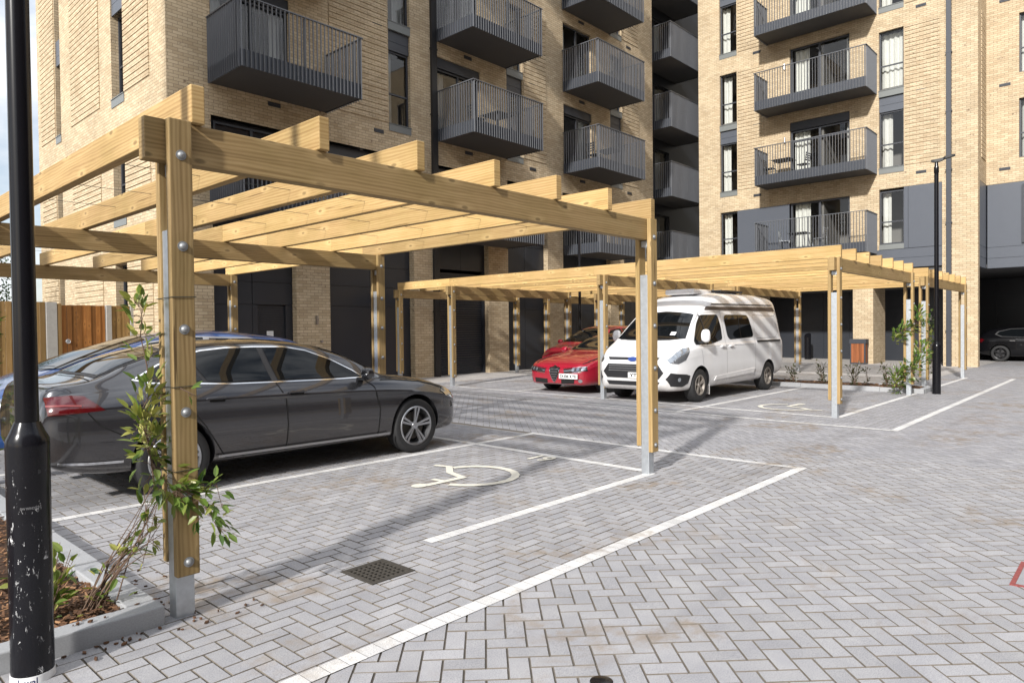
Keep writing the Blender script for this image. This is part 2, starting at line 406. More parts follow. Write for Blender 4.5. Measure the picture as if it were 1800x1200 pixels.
FASCIA = simple('dark_fascia_metal', (0.040, 0.045, 0.056), 0.36, 0.0, 0.08, 4)
CLAD = simple('dark_cladding_panels', (0.024, 0.027, 0.034), 0.36, 0.0, 0.10, 1.2)
SILL = simple('olive_grey_sill', (0.17, 0.18, 0.175), 0.4, 0.0, 0.05, 3)
GLASS = glass_mat('window_glass', see=0.86)
CURTAIN = simple('white_curtain', (0.78, 0.78, 0.74), 0.9, 0, 0.08, 8)
INTERIOR = simple('room_wall', (0.22, 0.21, 0.20), 0.9, 0, 0.1, 2)
GALV = simple('galvanised_steel', (0.52, 0.55, 0.58), 0.42, 0.75, 0.28, 22)
BOLT = simple('zinc_bolt', (0.30, 0.31, 0.32), 0.55, 0.7, 0.15, 30)
WIRE = simple('dark_wire', (0.03, 0.035, 0.03), 0.5, 0.3, 0.05, 4)
MATTBLACK = simple('black_lamp_housing', (0.008, 0.008, 0.009), 0.5, 0.0, 0.2, 10, spec=0.3)
BLACKPAINT = simple('black_gloss_paint', (0.007, 0.007, 0.009), 0.2, 0.0, 0.2, 10, spec=0.3)
IRON = simple('cast_iron', (0.062, 0.055, 0.046), 0.7, 0.3, 0.45, 30, bumpy=0.4)
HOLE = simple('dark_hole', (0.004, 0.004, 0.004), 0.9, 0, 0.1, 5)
CONCRETE = simple('concrete_post', (0.33, 0.32, 0.30), 0.9, 0, 0.2, 14, bumpy=0.2)
RUBBER = simple('tyre_rubber', (0.016, 0.016, 0.017), 0.72, 0, 0.3, 20)
ALLOY = simple('alloy_wheel', (0.46, 0.47, 0.49), 0.28, 0.9, 0.08, 8)
DARKALLOY = simple('black_alloy_wheel', (0.02, 0.02, 0.022), 0.3, 0.3, 0.08, 8)
DIRTYALLOY = simple('dusty_alloy_wheel', (0.30, 0.27, 0.24), 0.5, 0.5, 0.3, 16)
CARGLASS = paint_mat('tinted_car_glass', (0.005, 0.006, 0.007), 0.0, 0.015, 0.0)
CARGLASS.node_tree.nodes['Principled BSDF'].inputs['Specular IOR Level'].default_value = 0.35
CHROME = simple('chrome_trim', (0.75, 0.76, 0.78), 0.12, 1.0, 0.02, 4)
SATINTRIM = simple('satin_trim', (0.40, 0.40, 0.41), 0.30, 0.9, 0.05, 4)
BLACKTRIM = simple('black_plastic', (0.014, 0.014, 0.016), 0.5, 0, 0.15, 8)
PLATE = simple('white_plate', (0.80, 0.80, 0.78), 0.45, 0, 0.03, 4)
PLATETEXT = simple('plate_lettering', (0.008, 0.008, 0.010), 0.5, 0, 0.03, 4)
REDLAMP = paint_mat('red_lamp_lens', (0.075, 0.002, 0.004), 0, 0.15, 1.0)
LENS = paint_mat('clear_lamp_lens', (0.36, 0.39, 0.43), 0.75, 0.16, 1.0)
LENSDARK = paint_mat('dark_lamp_lens', (0.05, 0.055, 0.06), 0.5, 0.15, 1.0)
SEDANPAINT = paint_mat('dark_grey_metallic_paint', (0.052, 0.053, 0.060), 0.65, 0.24, 1.0, dirt=0.3)
BLUEPAINT = paint_mat('blue_metallic_paint', (0.022, 0.075, 0.25), 0.45, 0.30, 1.0)
REDPAINT = paint_mat('red_paint', (0.29, 0.002, 0.020), 0.0, 0.30, 1.0, dirt=0.2)
WHITEPAINT = paint_mat('white_van_paint', (0.74, 0.74, 0.75), 0.0, 0.35, 0.7, dirt=0.9)
BLACKCAR = paint_mat('black_car_paint', (0.004, 0.004, 0.005), 0.0, 0.25, 0.35)
BLACKCAR.node_tree.nodes['Principled BSDF'].inputs['Specular IOR Level'].default_value = 0.25
LEAF = leaf_mat('glossy_leaves', (0.035, 0.085, 0.016), (0.13, 0.19, 0.035), (0.42, 0.40, 0.12))
SHRUBLEAF = leaf_mat('dull_shrub_leaves', (0.045, 0.060, 0.026), (0.085, 0.095, 0.045), (0.16, 0.13, 0.07))
TREELEAF = leaf_mat('tree_leaves', (0.012, 0.035, 0.010), (0.025, 0.060, 0.015), (0.06, 0.10, 0.02))
STEM = simple('brown_stem', (0.12, 0.075, 0.05), 0.8, 0, 0.3, 20)
BARK = simple('tree_bark', (0.10, 0.08, 0.06), 0.9, 0, 0.4, 12, bumpy=0.5)
m_, nt_, b_ = new_mat('bark_mulch')
t_ = N(nt_, 'ShaderNodeVertexColor'); t_.layer_name = 'tint'
L(nt_, ramp(nt_, t_.outputs['Color'], [(0.0, (0.035, 0.018, 0.010)), (0.6, (0.15, 0.072, 0.034)), (1.0, (0.36, 0.20, 0.10))]), b_.inputs['Base Color'])
b_.inputs['Roughness'].default_value = 0.85; MULCH = m_
SOIL = simple('dark_soil', (0.05, 0.03, 0.02), 0.95, 0, 0.5, 25, bumpy=0.6)
NOTICE = simple('white_notice', (0.72, 0.72, 0.72), 0.5, 0, 0.05, 20)
BLUEINK = simple('blue_ink', (0.02, 0.03, 0.16), 0.5, 0, 0.05, 20)

# ------------------------------------------------------------------ ground: one far sheet, block paving, footway, white lines
def gz(x, y):
    return 0.10*min(1.0, max(0.0, (y-4.0)/11.5))
def gzv(y): return 0.10*np.clip((y-4.0)/11.5, 0, 1)

g = MB()
for X0, X1, Y0, Y1 in ((-400, 600, -400, 4), (-400, 600, 4, 15.5), (-400, 600, 15.5, 500)):
    g.quad([(X0, Y0, gz(0, Y0)-.045), (X1, Y0, gz(0, Y0)-.045), (X1, Y1, gz(0, Y1)-.045), (X0, Y1, gz(0, Y1)-.045)])
tag(g.build('ground', FARGROUND), kind='structure')
s = MB()
for X0, X1, Y0, Y1 in ((-4, 46, -8, 4), (-4, 46, 4, 15.5), (-4, 46, 15.5, 18)):
    s.quad([(X0, Y0, gz(0, Y0)-.008), (X1, Y0, gz(0, Y0)-.008), (X1, Y1, gz(0, Y1)-.008), (X0, Y1, gz(0, Y1)-.008)])
tag(s.build('jointing_sand', SAND), kind='structure')

def clip_poly(poly, x0, x1, y0, y1):
    for ax, lim, keep_lo in ((0, x0, False), (0, x1, True), (1, y0, False), (1, y1, True)):
        out = []
        for i in range(len(poly)):
            a, b = poly[i], poly[(i+1) % len(poly)]
            ia = (a[ax] <= lim) if keep_lo else (a[ax] >= lim)
            ib = (b[ax] <= lim) if keep_lo else (b[ax] >= lim)
            if ia: out.append(a)
            if ia != ib:
                t = (lim-a[ax])/(b[ax]-a[ax]); out.append((a[0]+(b[0]-a[0])*t, a[1]+(b[1]-a[1])*t))
        poly = out
        if not poly: return []
    return poly

def herringbone(name, rects, angle, w=0.1, gap=0.0037, holes=(), mat=None, near=9.0):
    """real blocks of 200 x 100 mm with chamfered tops, cut at the region's edges"""
    ca, sa = math.cos(angle), math.sin(angle)
    V = []; F = []; T = []
    def emit(poly, tint):
        cx = sum(p[0] for p in poly)/len(poly); cy = sum(p[1] for p in poly)/len(poly)
        n = len(poly); k = len(V); z = gz(cx, cy)
        d2 = cx*cx+cy*cy
        dz = random.uniform(-.0012, .0012)
        if d2 < near*near:
            for p in poly: V.append((p[0], p[1], gz(p[0], p[1])-.0075))
            for p in poly:
                q = (p[0]+(cx-p[0])*.0, p[1])
                ex, ey = cx-p[0], cy-p[1]; l = math.hypot(ex, ey) or 1
                V.append((p[0]+ex/l*.003, p[1]+ey/l*.003, gz(p[0], p[1])+.0005+dz))
            F.append(tuple(range(k+n, k+2*n))); T.append(tint)
            for i in range(n):
                j = (i+1) % n; F.append((k+i, k+j, k+n+j, k+n+i)); T.append(-1)
        else:
            for p in poly: V.append((p[0], p[1], gz(p[0], p[1])+dz*.5))
            F.append(tuple(range(k, k+n))); T.append(tint)
    for (x0, x1, y0, y1) in rects:
        cs = [((x*ca+y*sa)/w, (-x*sa+y*ca)/w) for x in (x0, x1) for y in (y0, y1)]
        i0 = int(min(c[0] for c in cs))-3; i1 = int(max(c[0] for c in cs))+3
        j0 = int(min(c[1] for c in cs))-3; j1 = int(max(c[1] for c in cs))+3
        for i in range(i0, i1):
            for j in range(j0, j1):
                k = (i-j) % 4
                if k == 0: a0, a1, b0, b1 = i*w, (i+2)*w, j*w, (j+1)*w
                elif k == 3: a0, a1, b0, b1 = i*w, (i+1)*w, j*w, (j+2)*w
                else: continue
                am, bm_ = (a0+a1)/2, (b0+b1)/2
                cx, cy = am*ca-bm_*sa, am*sa+bm_*ca
                if cx < x0-.2 or cx > x1+.2 or cy < y0-.2 or cy > y1+.2: continue
                # only what the picture, or a step to its side, could see
                dx, dy = cx+2.0*fwd.x, cy+2.0*fwd.y
                t = dx*fwd.x+dy*fwd.y; sd = dx*fwd.y-dy*fwd.x
                if t < 2.0 or abs(sd) > t*0.98+1.2: continue
                a0 += gap; a1 -= gap; b0 += gap; b1 -= gap
                poly = [(a*ca-b*sa, a*sa+b*ca) for a, b in ((a0, b0), (a1, b0), (a1, b1), (a0, b1))]
                if cx < x0+.2 or cx > x1-.2 or cy < y0+.2 or cy > y1-.2:
                    poly = clip_poly(poly, x0, x1, y0, y1)
                if len(poly) < 3: continue
                ar = 0.5*abs(sum(poly[q][0]*poly[(q+1) % len(poly)][1]-poly[(q+1) % len(poly)][0]*poly[q][1] for q in range(len(poly))))
                if ar < 0.0006: continue
                pieces = [poly]
                for hx0, hx1, hy0, hy1 in holes:
                    if hx0-.15 < cx < hx1+.15 and hy0-.15 < cy < hy1+.15:
                        pieces = [clip_poly(poly, -99, hx0, -99, 99), clip_poly(poly, hx1, 99, -99, 99),
                                  clip_poly(poly, hx0, hx1, -99, hy0) if min(p[1] for p in poly) < hy0 else [], clip_poly(poly, hx0, hx1, hy1, 99) if max(p[1] for p in poly) > hy1 else []]
                tt = random.gauss(.5, .17)
                if random.random() < .035: tt += .33
                if random.random() < .03: tt -= .25
                for pc in pieces:
                    if len(pc) > 2 and 0.5*abs(sum(pc[q][0]*pc[(q+1) % len(pc)][1]-pc[(q+1) % len(pc)][0]*pc[q][1] for q in range(len(pc)))) > .0006: emit(pc, min(1, max(0, tt)))
    me = bpy.data.meshes.new(name); me.from_pydata(V, [], F)
    ca_ = me.color_attributes.new('tint', 'FLOAT_COLOR', 'CORNER')
    arr = np.repeat(np.array(T, dtype=np.float32), [len(f) for f in F])
    cc = np.stack([arr, arr, arr, np.ones_like(arr)], 1); ca_.data.foreach_set('color', cc.ravel())
    me.materials.append(mat); me.materials.append(SAND)
    me.polygons.foreach_set('material_index', np.array([1 if t < 0 else 0 for t in T], dtype=np.int32)); me.update()
    o = bpy.data.objects.new(name, me); COL.objects.link(o)
    return tag(o, kind='structure')

GULLY = (2.47, 2.80, 3.43, 3.77)
LW = 0.052
herringbone('bay_paving', [(-2.5, 7.50, 2.78, 14.3), (11.15, 17.42, 2.74, 14.3), (17.42, 23.35, 2.74, 4.42)], 0.0, holes=[GULLY], mat=PAVER)
herringbone('driveway_paving', [(-2.5, 34.5, -9, 2.68), (7.60, 11.05, 2.68, 14.3), (23.35, 38.3, 2.68, 4.42), (34.2, 38.3, 4.42, 6.5)], rad(45), mat=PAVER)

def slab_field(name, rects, sx, sy, mat):
    mb = MB()
    for (x0, x1, y0, y1) in rects:
        nx = max(1, round((x1-x0)/sx)); ny = max(1, round((y1-y0)/sy))
        for i in range(nx):
            for j in range(ny):
                a0 = x0+(x1-x0)*i/nx+.003; a1 = x0+(x1-x0)*(i+1)/nx-.003; b0 = y0+(y1-y0)*j/ny+.003; b1 = y0+(y1-y0)*(j+1)/ny-.003
                mb.quad([(a0, b0, gz(a0, b0)), (a1, b0, gz(a1, b0)), (a1, b1, gz(a1, b1)), (a0, b1, gz(a0, b1))], col=(min(1, max(0, random.gauss(.5, .2))),)*3)
    return tag(mb.build(name, mat), kind='structure')
slab_field('footway', [(6.3, 29.0, 14.3, 16.6)], .6, .45, SLAB)
slab_field('forecourt_paving', [(18.62, 34.2, 4.43, 14.3), (17.42, 18.62, 9.05, 14.3)], .6, .45, SLAB)

def line_blocks(name, x0, x1, y0, y1):
    """a parking line laid in white blocks"""
    mb = MB(); along_x = (x1-x0) > (y1-y0)
    if along_x: n = max(1, round((x1-x0)/.1)); ym = (y0+y1)/2
    else: n = max(1, round((y1-y0)/.1)); xm = (x0+x1)/2
    for i in range(n):
        c = (min(1, max(0, random.gauss(.5, .2))),)*3
        if along_x:
            a0 = x0+(x1-x0)*i/n+.0012; a1 = x0+(x1-x0)*(i+1)/n-.0012; b0, b1 = ym-LW, ym+LW
        else:
            b0 = y0+(y1-y0)*i/n+.0012; b1 = y0+(y1-y0)*(i+1)/n-.0012; a0, a1 = xm-LW, xm+LW
        mb.quad([(a0, b0, gz(a0, b0)+.004), (a1, b0, gz(a1, b0)+.004), (a1, b1, gz(a1, b1)+.004), (a0, b1, gz(a0, b1)+.004)], col=c)
    return tag(mb.build(name, WHITEPAVER), kind='structure')
for x0, x1, y0, y1 in ((-2.4, 7.60, 2.73, 2.73), (3.24, 6.33, 3.83, 3.83), (1.45, 7.497, 6.53, 6.53), (1.45, 6.33, 8.95, 8.95), (1.45, 6.33, 11.4, 11.4), (1.45, 6.33, 13.2, 13.2),
                       (7.55, 7.55, 2.785, 6.585), (6.385, 6.385, 3.885, 6.475), (6.385, 6.385, 6.585, 13.6),
                       (11.05, 23.4, 2.68, 2.68), (11.1, 11.1, 2.735, 14.0), (12.12, 12.12, 3.85, 6.14), (12.12, 12.12, 6.26, 13.5),
                       (12.12, 17.3, 3.77, 3.77), (11.16, 17.4, 6.2, 6.2), (12.18, 17.4, 8.6, 8.6), (12.18, 17.4, 11.0, 11.0), (12.18, 17.4, 13.4, 13.4),
                       (19.0, 23.3, 3.77, 3.77)):
    line_blocks('parking_line', x0-(0 if x1-x0 > .01 else LW), x1+(0 if x1-x0 > .01 else LW), y0-(0 if y1-y0 > .01 else LW), y1+(0 if y1-y0 > .01 else LW))

def stroke(mb, pts, w, z=0.0085):
    pts = [Vector((p[0], p[1], 0)) for p in pts]
    ln, rn = [], []
    for i, p in enumerate(pts):
        t = (pts[min(i+1, len(pts)-1)]-pts[max(i-1, 0)]).normalized(); n_ = Vector((-t.y, t.x, 0))
        k = 1.0
        if 0 < i < len(pts)-1:
            d = (pts[i]-pts[i-1]).normalized(); k = 1/max(.55, abs(n_.dot(Vector((-d.y, d.x, 0)))))
        ww = (w[i] if isinstance(w, list) else w)/2*k
        ln.append(p+n_*ww); rn.append(p-n_*ww)
    for i in range(len(pts)-1):
        q = [ln[i], rn[i], rn[i+1], ln[i+1]]
        q = [(v.x, v.y, gz(v.x, v.y)+z) for v in q]
        mb.quad(q)
def wheelchair(place):
    head = (4.33, 5.22)
    mb = MB()
    P_ = lambda p: place(p)
    stroke(mb, [P_(p) for p in [(4.37, 5.18), (4.60, 5.175), (4.86, 5.17), (4.94, 5.45), (5.14, 5.68), (5.08, 5.86)]], .075)
    stroke(mb, [P_(p) for p in [(4.62, 5.18), (4.60, 5.34)]], .07, .0089)
    arc = []
    for i in range(15):
        th = rad(196+238*i/14)
        arc.append((5.00+.46*math.cos(th), 5.17+.45*math.sin(th)))
    stroke(mb, [P_(p) for p in arc], .085)
    hp = [P_((head[0]+.085*math.cos(2*math.pi*i/16), head[1]+.075*math.sin(2*math.pi*i/16))) for i in range(16)]
    if Vector((hp[1][0]-hp[0][0], hp[1][1]-hp[0][1])).cross(Vector((hp[2][0]-hp[1][0], hp[2][1]-hp[1][1]))) < 0: hp = hp[::-1]
    mb.quad([(x, y, gz(x, y)+.0092) for x, y in hp])
    return tag(mb.build('wheelchair_marking', ROADPAINT), kind='structure')
wheelchair(lambda p: p)
wheelchair(lambda p: (13.05-(p[0]-4.95)*1.0, 4.95-(p[1]-5.2)*1.0))
mt = Matrix.Translation((6.18, 5.2, 0.0205)) @ Matrix.Rotation(rad(-90), 4, 'Z')
o = text_part('bay_number', '19', .3, ROADPAINT, None, mt, bold=.006, fit=(.26, .28)); tag(o, kind='structure')

# gully grate let into the near bay
t = thing('gully_grate', 'rusty square cast iron drain grate let into the paving of the empty bay', 'drain', (2.635, 3.60, 0))
x0, x1, y0, y1 = GULLY
mb = MB()
mb.box(x0+.004, x1-.004, y0+.004, y1-.004, -.0078, -.0060)
mb.build('dark_pit_sheet', HOLE, t)  # thin sheet whose near-black colour stands in for the dark below the grate
mb = MB()
for a0, a1, b0, b1 in ((x0, x1, y0, y0+.028), (x0, x1, y1-.028, y1), (x0, x0+.028, y0+.028, y1-.028), (x1-.028, x1, y0+.028, y1-.028)):
    mb.box(a0, a1, b0, b1, -.0045, .006)
mb.build('frame', IRON, t)
mb = MB()
nb = 7
for i in range(nb+1):
    y = y0+.034+(y1-y0-.068)*i/nb; mb.box(x0+.029, x1-.029, y-.007, y+.007, -.0035, .004)
for i in range(nb+1):
    x = x0+.034+(x1-x0-.068)*i/nb; mb.box(x-.007, x+.007, y0+.029, y1-.029, -.0030, .003)
mb.build('grating', IRON, t)
# small covers near the lower edge and far to the right of the driveway
mb = MB(); mb.lathe([(.052, -.004), (.050, .003), (.042, .006), (0.0, .006)], 24, (2.44, 1.735, 0))
tag(mb.build('stop_tap_cover', BLACKPAINT, None, smooth=40), 'small black stop tap cover set in the driveway blocks', 'cover')
t = thing('hydrant_cover', 'square utility cover with a worn red painted rim in the driveway', 'cover', (5.19, .325, 0))
mb = MB(); a = .26
for r in ((-a, a, -a, -a+.025), (-a, a, a-.025, a), (-a, -a+.025, -a+.025, a-.025), (a-.025, a, -a+.025, a-.025)):
    mb.box(5.19+r[0], 5.19+r[1], .325+r[2], .325+r[3], -.004, .0065)
mb.build('rim', simple('worn_red_paint', (0.24, 0.055, 0.05), 0.7, 0, 0.6, 30), t)
mb = MB(); mb.box(5.19-a+.026, 5.19+a-.026, .325-a+.026, .325+a-.026, -.004, .005); mb.build('lid', PAVER, t)

# ------------------------------------------------------------------ buildings
FL = [4.28, 7.33, 10.38, 13.43, 16.48]
TOP = 19.9
class Plane:
    """a facade: axis 'Y' = wall at Y=p facing -Y (u runs along X); axis 'X' = wall at X=p facing -X (u runs along Y)"""
    def __init__(s, axis, p): s.a = axis; s.p = p
    def pt(s, u, d, z): return (u, s.p-d, z) if s.a == 'Y' else (s.p-d, u, z)
    def quad(s, mb, u0, u1, z0, z1, d=0.0):
        P = [s.pt(u0, d, z0), s.pt(u1, d, z0), s.pt(u1, d, z1), s.pt(u0, d, z1)]; U = [(u0, z0), (u1, z0), (u1, z1), (u0, z1)]
        if s.a == 'X': P = P[::-1]; U = U[::-1]
        mb.quad(P, U)
    def box(s, mb, u0, u1, d0, d1, z0, z1, **k):
        if s.a == 'Y': mb.box(u0, u1, s.p-d1, s.p-d0, z0, z1, **k)
        else: mb.box(s.p-d1, s.p-d0, u0, u1, z0, z1, **k)
    def wall(s, mb, u0, u1, z0, z1, holes=(), reveal=0.2):
        us = sorted({u0, u1, *[min(max(h[i], u0), u1) for h in holes for i in (0, 1)]})
        zs = sorted({z0, z1, *[min(max(h[i], z0), z1) for h in holes for i in (2, 3)]})
        for a, b in zip(us, us[1:]):
            for c, d in zip(zs, zs[1:]):
                um, zm = (a+b)/2, (c+d)/2
                if any(h[0] < um < h[1] and h[2] < zm < h[3] for h in holes): continue
                s.quad(mb, a, b, c, d)
        for a, b, c, d in holes:
            for (ua, za, ub, zb) in ((a, c, a, d), (b, d, b, c), (a, d, b, d), (b, c, a, c)):
                P = [s.pt(ua, 0, za), s.pt(ub, 0, zb), s.pt(ub, -reveal, zb), s.pt(ua, -reveal, za)]
                if ua == ub: U = [(0, za), (0, zb), (reveal, zb), (reveal, za)]
                else: U = [(ua, 0), (ub, 0), (ub, reveal), (ua, reveal)]
                mb.quad(P, U)

def stripes(bld, pl, u0, u1, z0, z1):
    """every second course stands proud with a raked joint under it"""
    mb = MB(); k0 = math.ceil(z0/.15); k1 = math.floor(z1/.15)
    for k in range(k0, k1):
        pl.box(mb, u0, u1, 0.001, .024, k*.15+.026, k*.15+.149)
    return mb.build('striped_brick_panel', BRICK, bld)

def curtain(pl, u0, u1, z0, z1, d, par):
    mb = MB(); n = max(8, int((u1-u0)/.035)); ph = random.random()*6
    us = [u0+(u1-u0)*i/n for i in range(n+1)]
    ds = [d+.035*math.sin(i*1.25+ph)+.015*math.sin(i*.5+ph) for i in range(n+1)]
    for i in range(n):
        P = [pl.pt(us[i], ds[i], z0), pl.pt(us[i+1], ds[i+1], z0), pl.pt(us[i+1], ds[i+1], z1), pl.pt(us[i], ds[i], z1)]
        mb.quad(P)
    mb.build('curtain', CURTAIN, par)

def window(bld, pl, u0, u1, z0, z1, depth=.17, transoms=(.42,), mullions=(), fr=.05, cur=(), name='window', frame_mat=None):
    mb = MB(); d0, d1 = -depth, -depth+.06
    pl.box(mb, u0, u0+fr, d0, d1, z0, z1); pl.box(mb, u1-fr, u1, d0, d1, z0, z1)
    pl.box(mb, u0+fr, u1-fr, d0, d1, z0, z0+fr); pl.box(mb, u0+fr, u1-fr, d0, d1, z1-fr, z1)
    for t in mullions:
        u = u0+(u1-u0)*t; pl.box(mb, u-fr*.6, u+fr*.6, d0+.001, d1+.002, z0+fr, z1-fr)
    for t in transoms:
        z = z0+(z1-z0)*t; pl.box(mb, u0+fr, u1-fr, d0+.001, d1-.002, z-fr*.45, z+fr*.45)
    w = mb.build(name, frame_mat or ANTH, bld)
    mb = MB(); pl.quad(mb, u0+fr*.5, u1-fr*.5, z0+fr*.5, z1-fr*.5, d0+.025); mb.build('pane', GLASS, w)
    for a, b in cur:
        curtain(pl, u0+(u1-u0)*a, u0+(u1-u0)*b, z0+.03, z1-.03, d0-.22, w)
    return w
def panel(bld, pl, u0, u1, z0, z1, d=-.06, name='spandrel_panel', mat=None, split=None, t=.03):
    mb = MB(); zs = [z0]+([split] if split else [])+[z1]
    for a, b in zip(zs, zs[1:]): pl.box(mb, u0, u1, d-t, d, a+.005, b-.005)
    return mb.build(name, mat or ANTHLIT, bld)
def sill(bld, pl, u0, u1, z0, z1):
    mb = MB(); pl.box(mb, u0-.005, u1+.005, -.16, .018, z0, z1-.022); pl.box(mb, u0-.012, u1+.012, -.16, .035, z1-.02, z1)
    return mb.build('window_sill', SILL, bld)
def vent(bld, pl, u, z, w=.34):
    mb = MB(); pl.box(mb, u-w/2, u+w/2, .0015, .006, z-.055, z+.055)
    for k in range(2): pl.box(mb, u-w/2+.01, u+w/2-.01, .0065, .022, z-.042+k*.048, z-.012+k*.048)
    return mb.build('wall_vent', ANTH, bld)
def clad(bld, pl, u0, u1, zs, du=1.2, d=0.0, mat=None, name='cladding'):
    mb = MB(); n = max(1, round((u1-u0)/du)); w = (u1-u0)/n
    pl.box(mb, u0, u1, d-.08, d-.03, zs[0], zs[-1])
    for i in range(n):
        for a, b in zip(zs, zs[1:]):
            pl.box(mb, u0+i*w+.006, u0+(i+1)*w-.006, d-.0295, d, a+.006, b-.006)
    return mb.build(name, mat or CLAD, bld)

def balcony(bld, pl, u0, u1, z0, D=1.6):
    mb = MB(); pl.box(mb, u0+.03, u1-.03, .002, D-.03, z0+.015, z0+.26)
    b = mb.build('balcony', SOFFIT, bld)
    mb = MB()
    pl.box(mb, u0, u1, D-.024, D, z0, z0+.37)
    pl.box(mb, u0, u0+.024, .003, D-.025, z0, z0+.37); pl.box(mb, u1-.024, u1, .003, D-.025, z0, z0+.37)
    mb.build('fascia', FASCIA, b)
    mb = MB(); n = round((u1-u0)/.104)
    for i in range(n+1):
        u = u0+.006+(u1-u0-.012)*i/n; pl.box(mb, u-.006, u+.006, D+.001, D+.046, z0-.012, z0+1.5)
    m = round(D/.104)
    for i in range(m):
        d = .05+(D-.1)*i/(m-1)
        pl.box(mb, u0-.046, u0-.001, d-.006, d+.006, z0-.012, z0+1.5); pl.box(mb, u1+.001, u1+.046, d-.006, d+.006, z0-.012, z0+1.5)
    pl.box(mb, u0-.05, u1+.05, D-.008, D+.05, z0+1.501, z0+1.524)
    pl.box(mb, u0-.05, u0+.008, .003, D-.0085, z0+1.501, z0+1.524); pl.box(mb, u1-.008, u1+.05, .003, D-.0085, z0+1.501, z0+1.524)
    for u in (u0+.03, u1-.03, (u0+u1)/2): pl.box(mb, u-.02, u+.02, D-.045, D-.026, z0+.26, z0+1.5)
    mb.build('railing', RAIL, b)
    return b
def shift_copy(o, par, dv):
    c = o.copy(); COL.objects.link(c); c.parent = par; c.location = Vector(o.location)+Vector(dv)
    WO[c.name] = WO.get(o.name, Vector((0, 0, 0)))
    for ch in o.children:
        k = ch.copy(); COL.objects.link(k); k.parent = c
    return c
def interior(bld, pl, u0, u1, z0, z1, depth=2.2):
    mb = MB(); pl.quad(mb, u0, u1, z0, z1, -depth)
    for z in FL+[z1]:
        if z0 < z < z1+.1: pl.box(mb, u0+.05, u1-.05, -depth+.01, -.24, z+.02, z+.22)
    n = max(1, round((u1-u0)/4.6))
    for i in range(n+1):
        u = u0+.1+(u1-u0-.2)*i/n; pl.box(mb, u-.05, u+.05, -depth+.01, -.24, z0, z1)
    mb.build('room_partitions', INTERIOR, bld)

# ---- the block whose long front faces the car park (in shade) and whose end wall is in the sun
A = thing('apartment_block', 'buff brick apartment block, striped end wall above the fence, balconies in shade', 'building', (6.26, 16.1, 0))
AF, AL = Plane('Y', 16.1), Plane('X', 6.26)
AX1, AY1 = 26.9, 26.4
doors = [(7.26, 9.3), (14.29, 16.15), (20.55, 22.35)]
slits = [(12.42, 13.22), (17.42, 18.24), (23.62, 24.46)]
holes = []
for a, b in doors:
    for f in FL[1:]: holes.append((a, b, f+.28, f+2.62))
for a, b in slits:
    for f0, f1 in ((FL[1], FL[2]), (FL[3], FL[4])): holes.append((a, b, f0-.02, f1+2.32))
wm = MB()
AF.wall(wm, 6.26, AX1, 6.62, TOP, holes)
piers = [(6.26, 7.24), (9.38, 10.37), (13.26, 14.0), (16.45, 17.4), (19.54, 20.44), (23.55, 24.55), (26.1, AX1)]
for a, b in piers: AF.box(wm, a, b, -.35, 0, gz(0, 16)-.02, 6.62, skip='z+z-')
slitsL = [(18.70, 19.58), (23.95, 24.45)]
hl = []
for a, b in slitsL:
    hl.append((a, b, FL[0]-.02, FL[0]+2.32)); hl.append((a, b, FL[1]-.02, FL[2]+2.32)); hl.append((a, b, FL[3]-.02, FL[4]+2.32)); hl.append((a, b, 1.0, 3.3))
AL.wall(wm, 16.1, AY1, 0, TOP, hl, reveal=.26)
wm.quad([(AX1, 16.1, 0), (AX1, AY1, 0), (AX1, AY1, TOP), (AX1, 16.1, TOP)], [(16.1, 0), (AY1, 0), (AY1, TOP), (16.1, TOP)])
wm.quad([(6.26, AY1, 0), (AX1, AY1, 0), (AX1, AY1, TOP), (6.26, AY1, TOP)], [(6.26, 0), (AX1, 0), (AX1, TOP), (6.26, TOP)])
wm.quad([(6.26, 16.1, TOP), (AX1, 16.1, TOP), (AX1, AY1, TOP), (6.26, AY1, TOP)])
wm.build('brick_wall', BRICK, A)
interior(A, AF, 6.5, AX1-.1, 3.9, TOP)
mb = MB(); AL.quad(mb, 16.3, AY1-.1, .1, TOP-.1, -.9); mb.build('room_partitions', INTERIOR, A)
for i, (a, b) in enumerate(doors):
    for j, f in enumerate(FL[1:]):
        window(A, AF, a, b, f+.28, f+2.62 if j % 2 else f+2.30, transoms=(), mullions=(.52,), fr=.06, cur=((.02, .3),) if (i+j) % 2 else ((.05, .22), (.8, .97)), name='balcony_door')
        if j % 2 == 0: panel(A, AF, a, b, f+2.30, f+2.62, d=-.05, name='lintel_panel', mat=ANTH)
for i, (a, b) in enumerate(slits):
    for f0, f1 in ((FL[1], FL[2]), (FL[3], FL[4])):
        window(A, AF, a, b, f0+.19, f0+2.32, cur=((.04, .3+.2*random.random()),)); sill(A, AF, a, b, f0-.03, f0+.19)
        panel(A, AF, a, b, f0+2.32, f1-.16, mat=ANTH, split=f0+2.58)
        sill(A, AF, a, b, f1-.16, f1+.09); window(A, AF, a, b, f1+.09, f1+2.32, cur=((.6, .97),))
for a, b in slitsL:
    for f0, f1 in ((FL[1], FL[2]), (FL[3], FL[4])):
        window(A, AL, a, b, f0+.19, f0+2.32, depth=.24, transoms=(.4,)); sill(A, AL, a, b, f0-.03, f0+.19)
        panel(A, AL, a, b, f0+2.32, f1+.02, d=-.03, split=f0+2.6); window(A, AL, a, b, f1+.02, f1+2.32, depth=.24)
    window(A, AL, a, b, FL[0]+.19, FL[0]+2.32, depth=.24); sill(A, AL, a, b, FL[0]-.03, FL[0]+.19); window(A, AL, a, b, 1.0, 3.3, depth=.24)
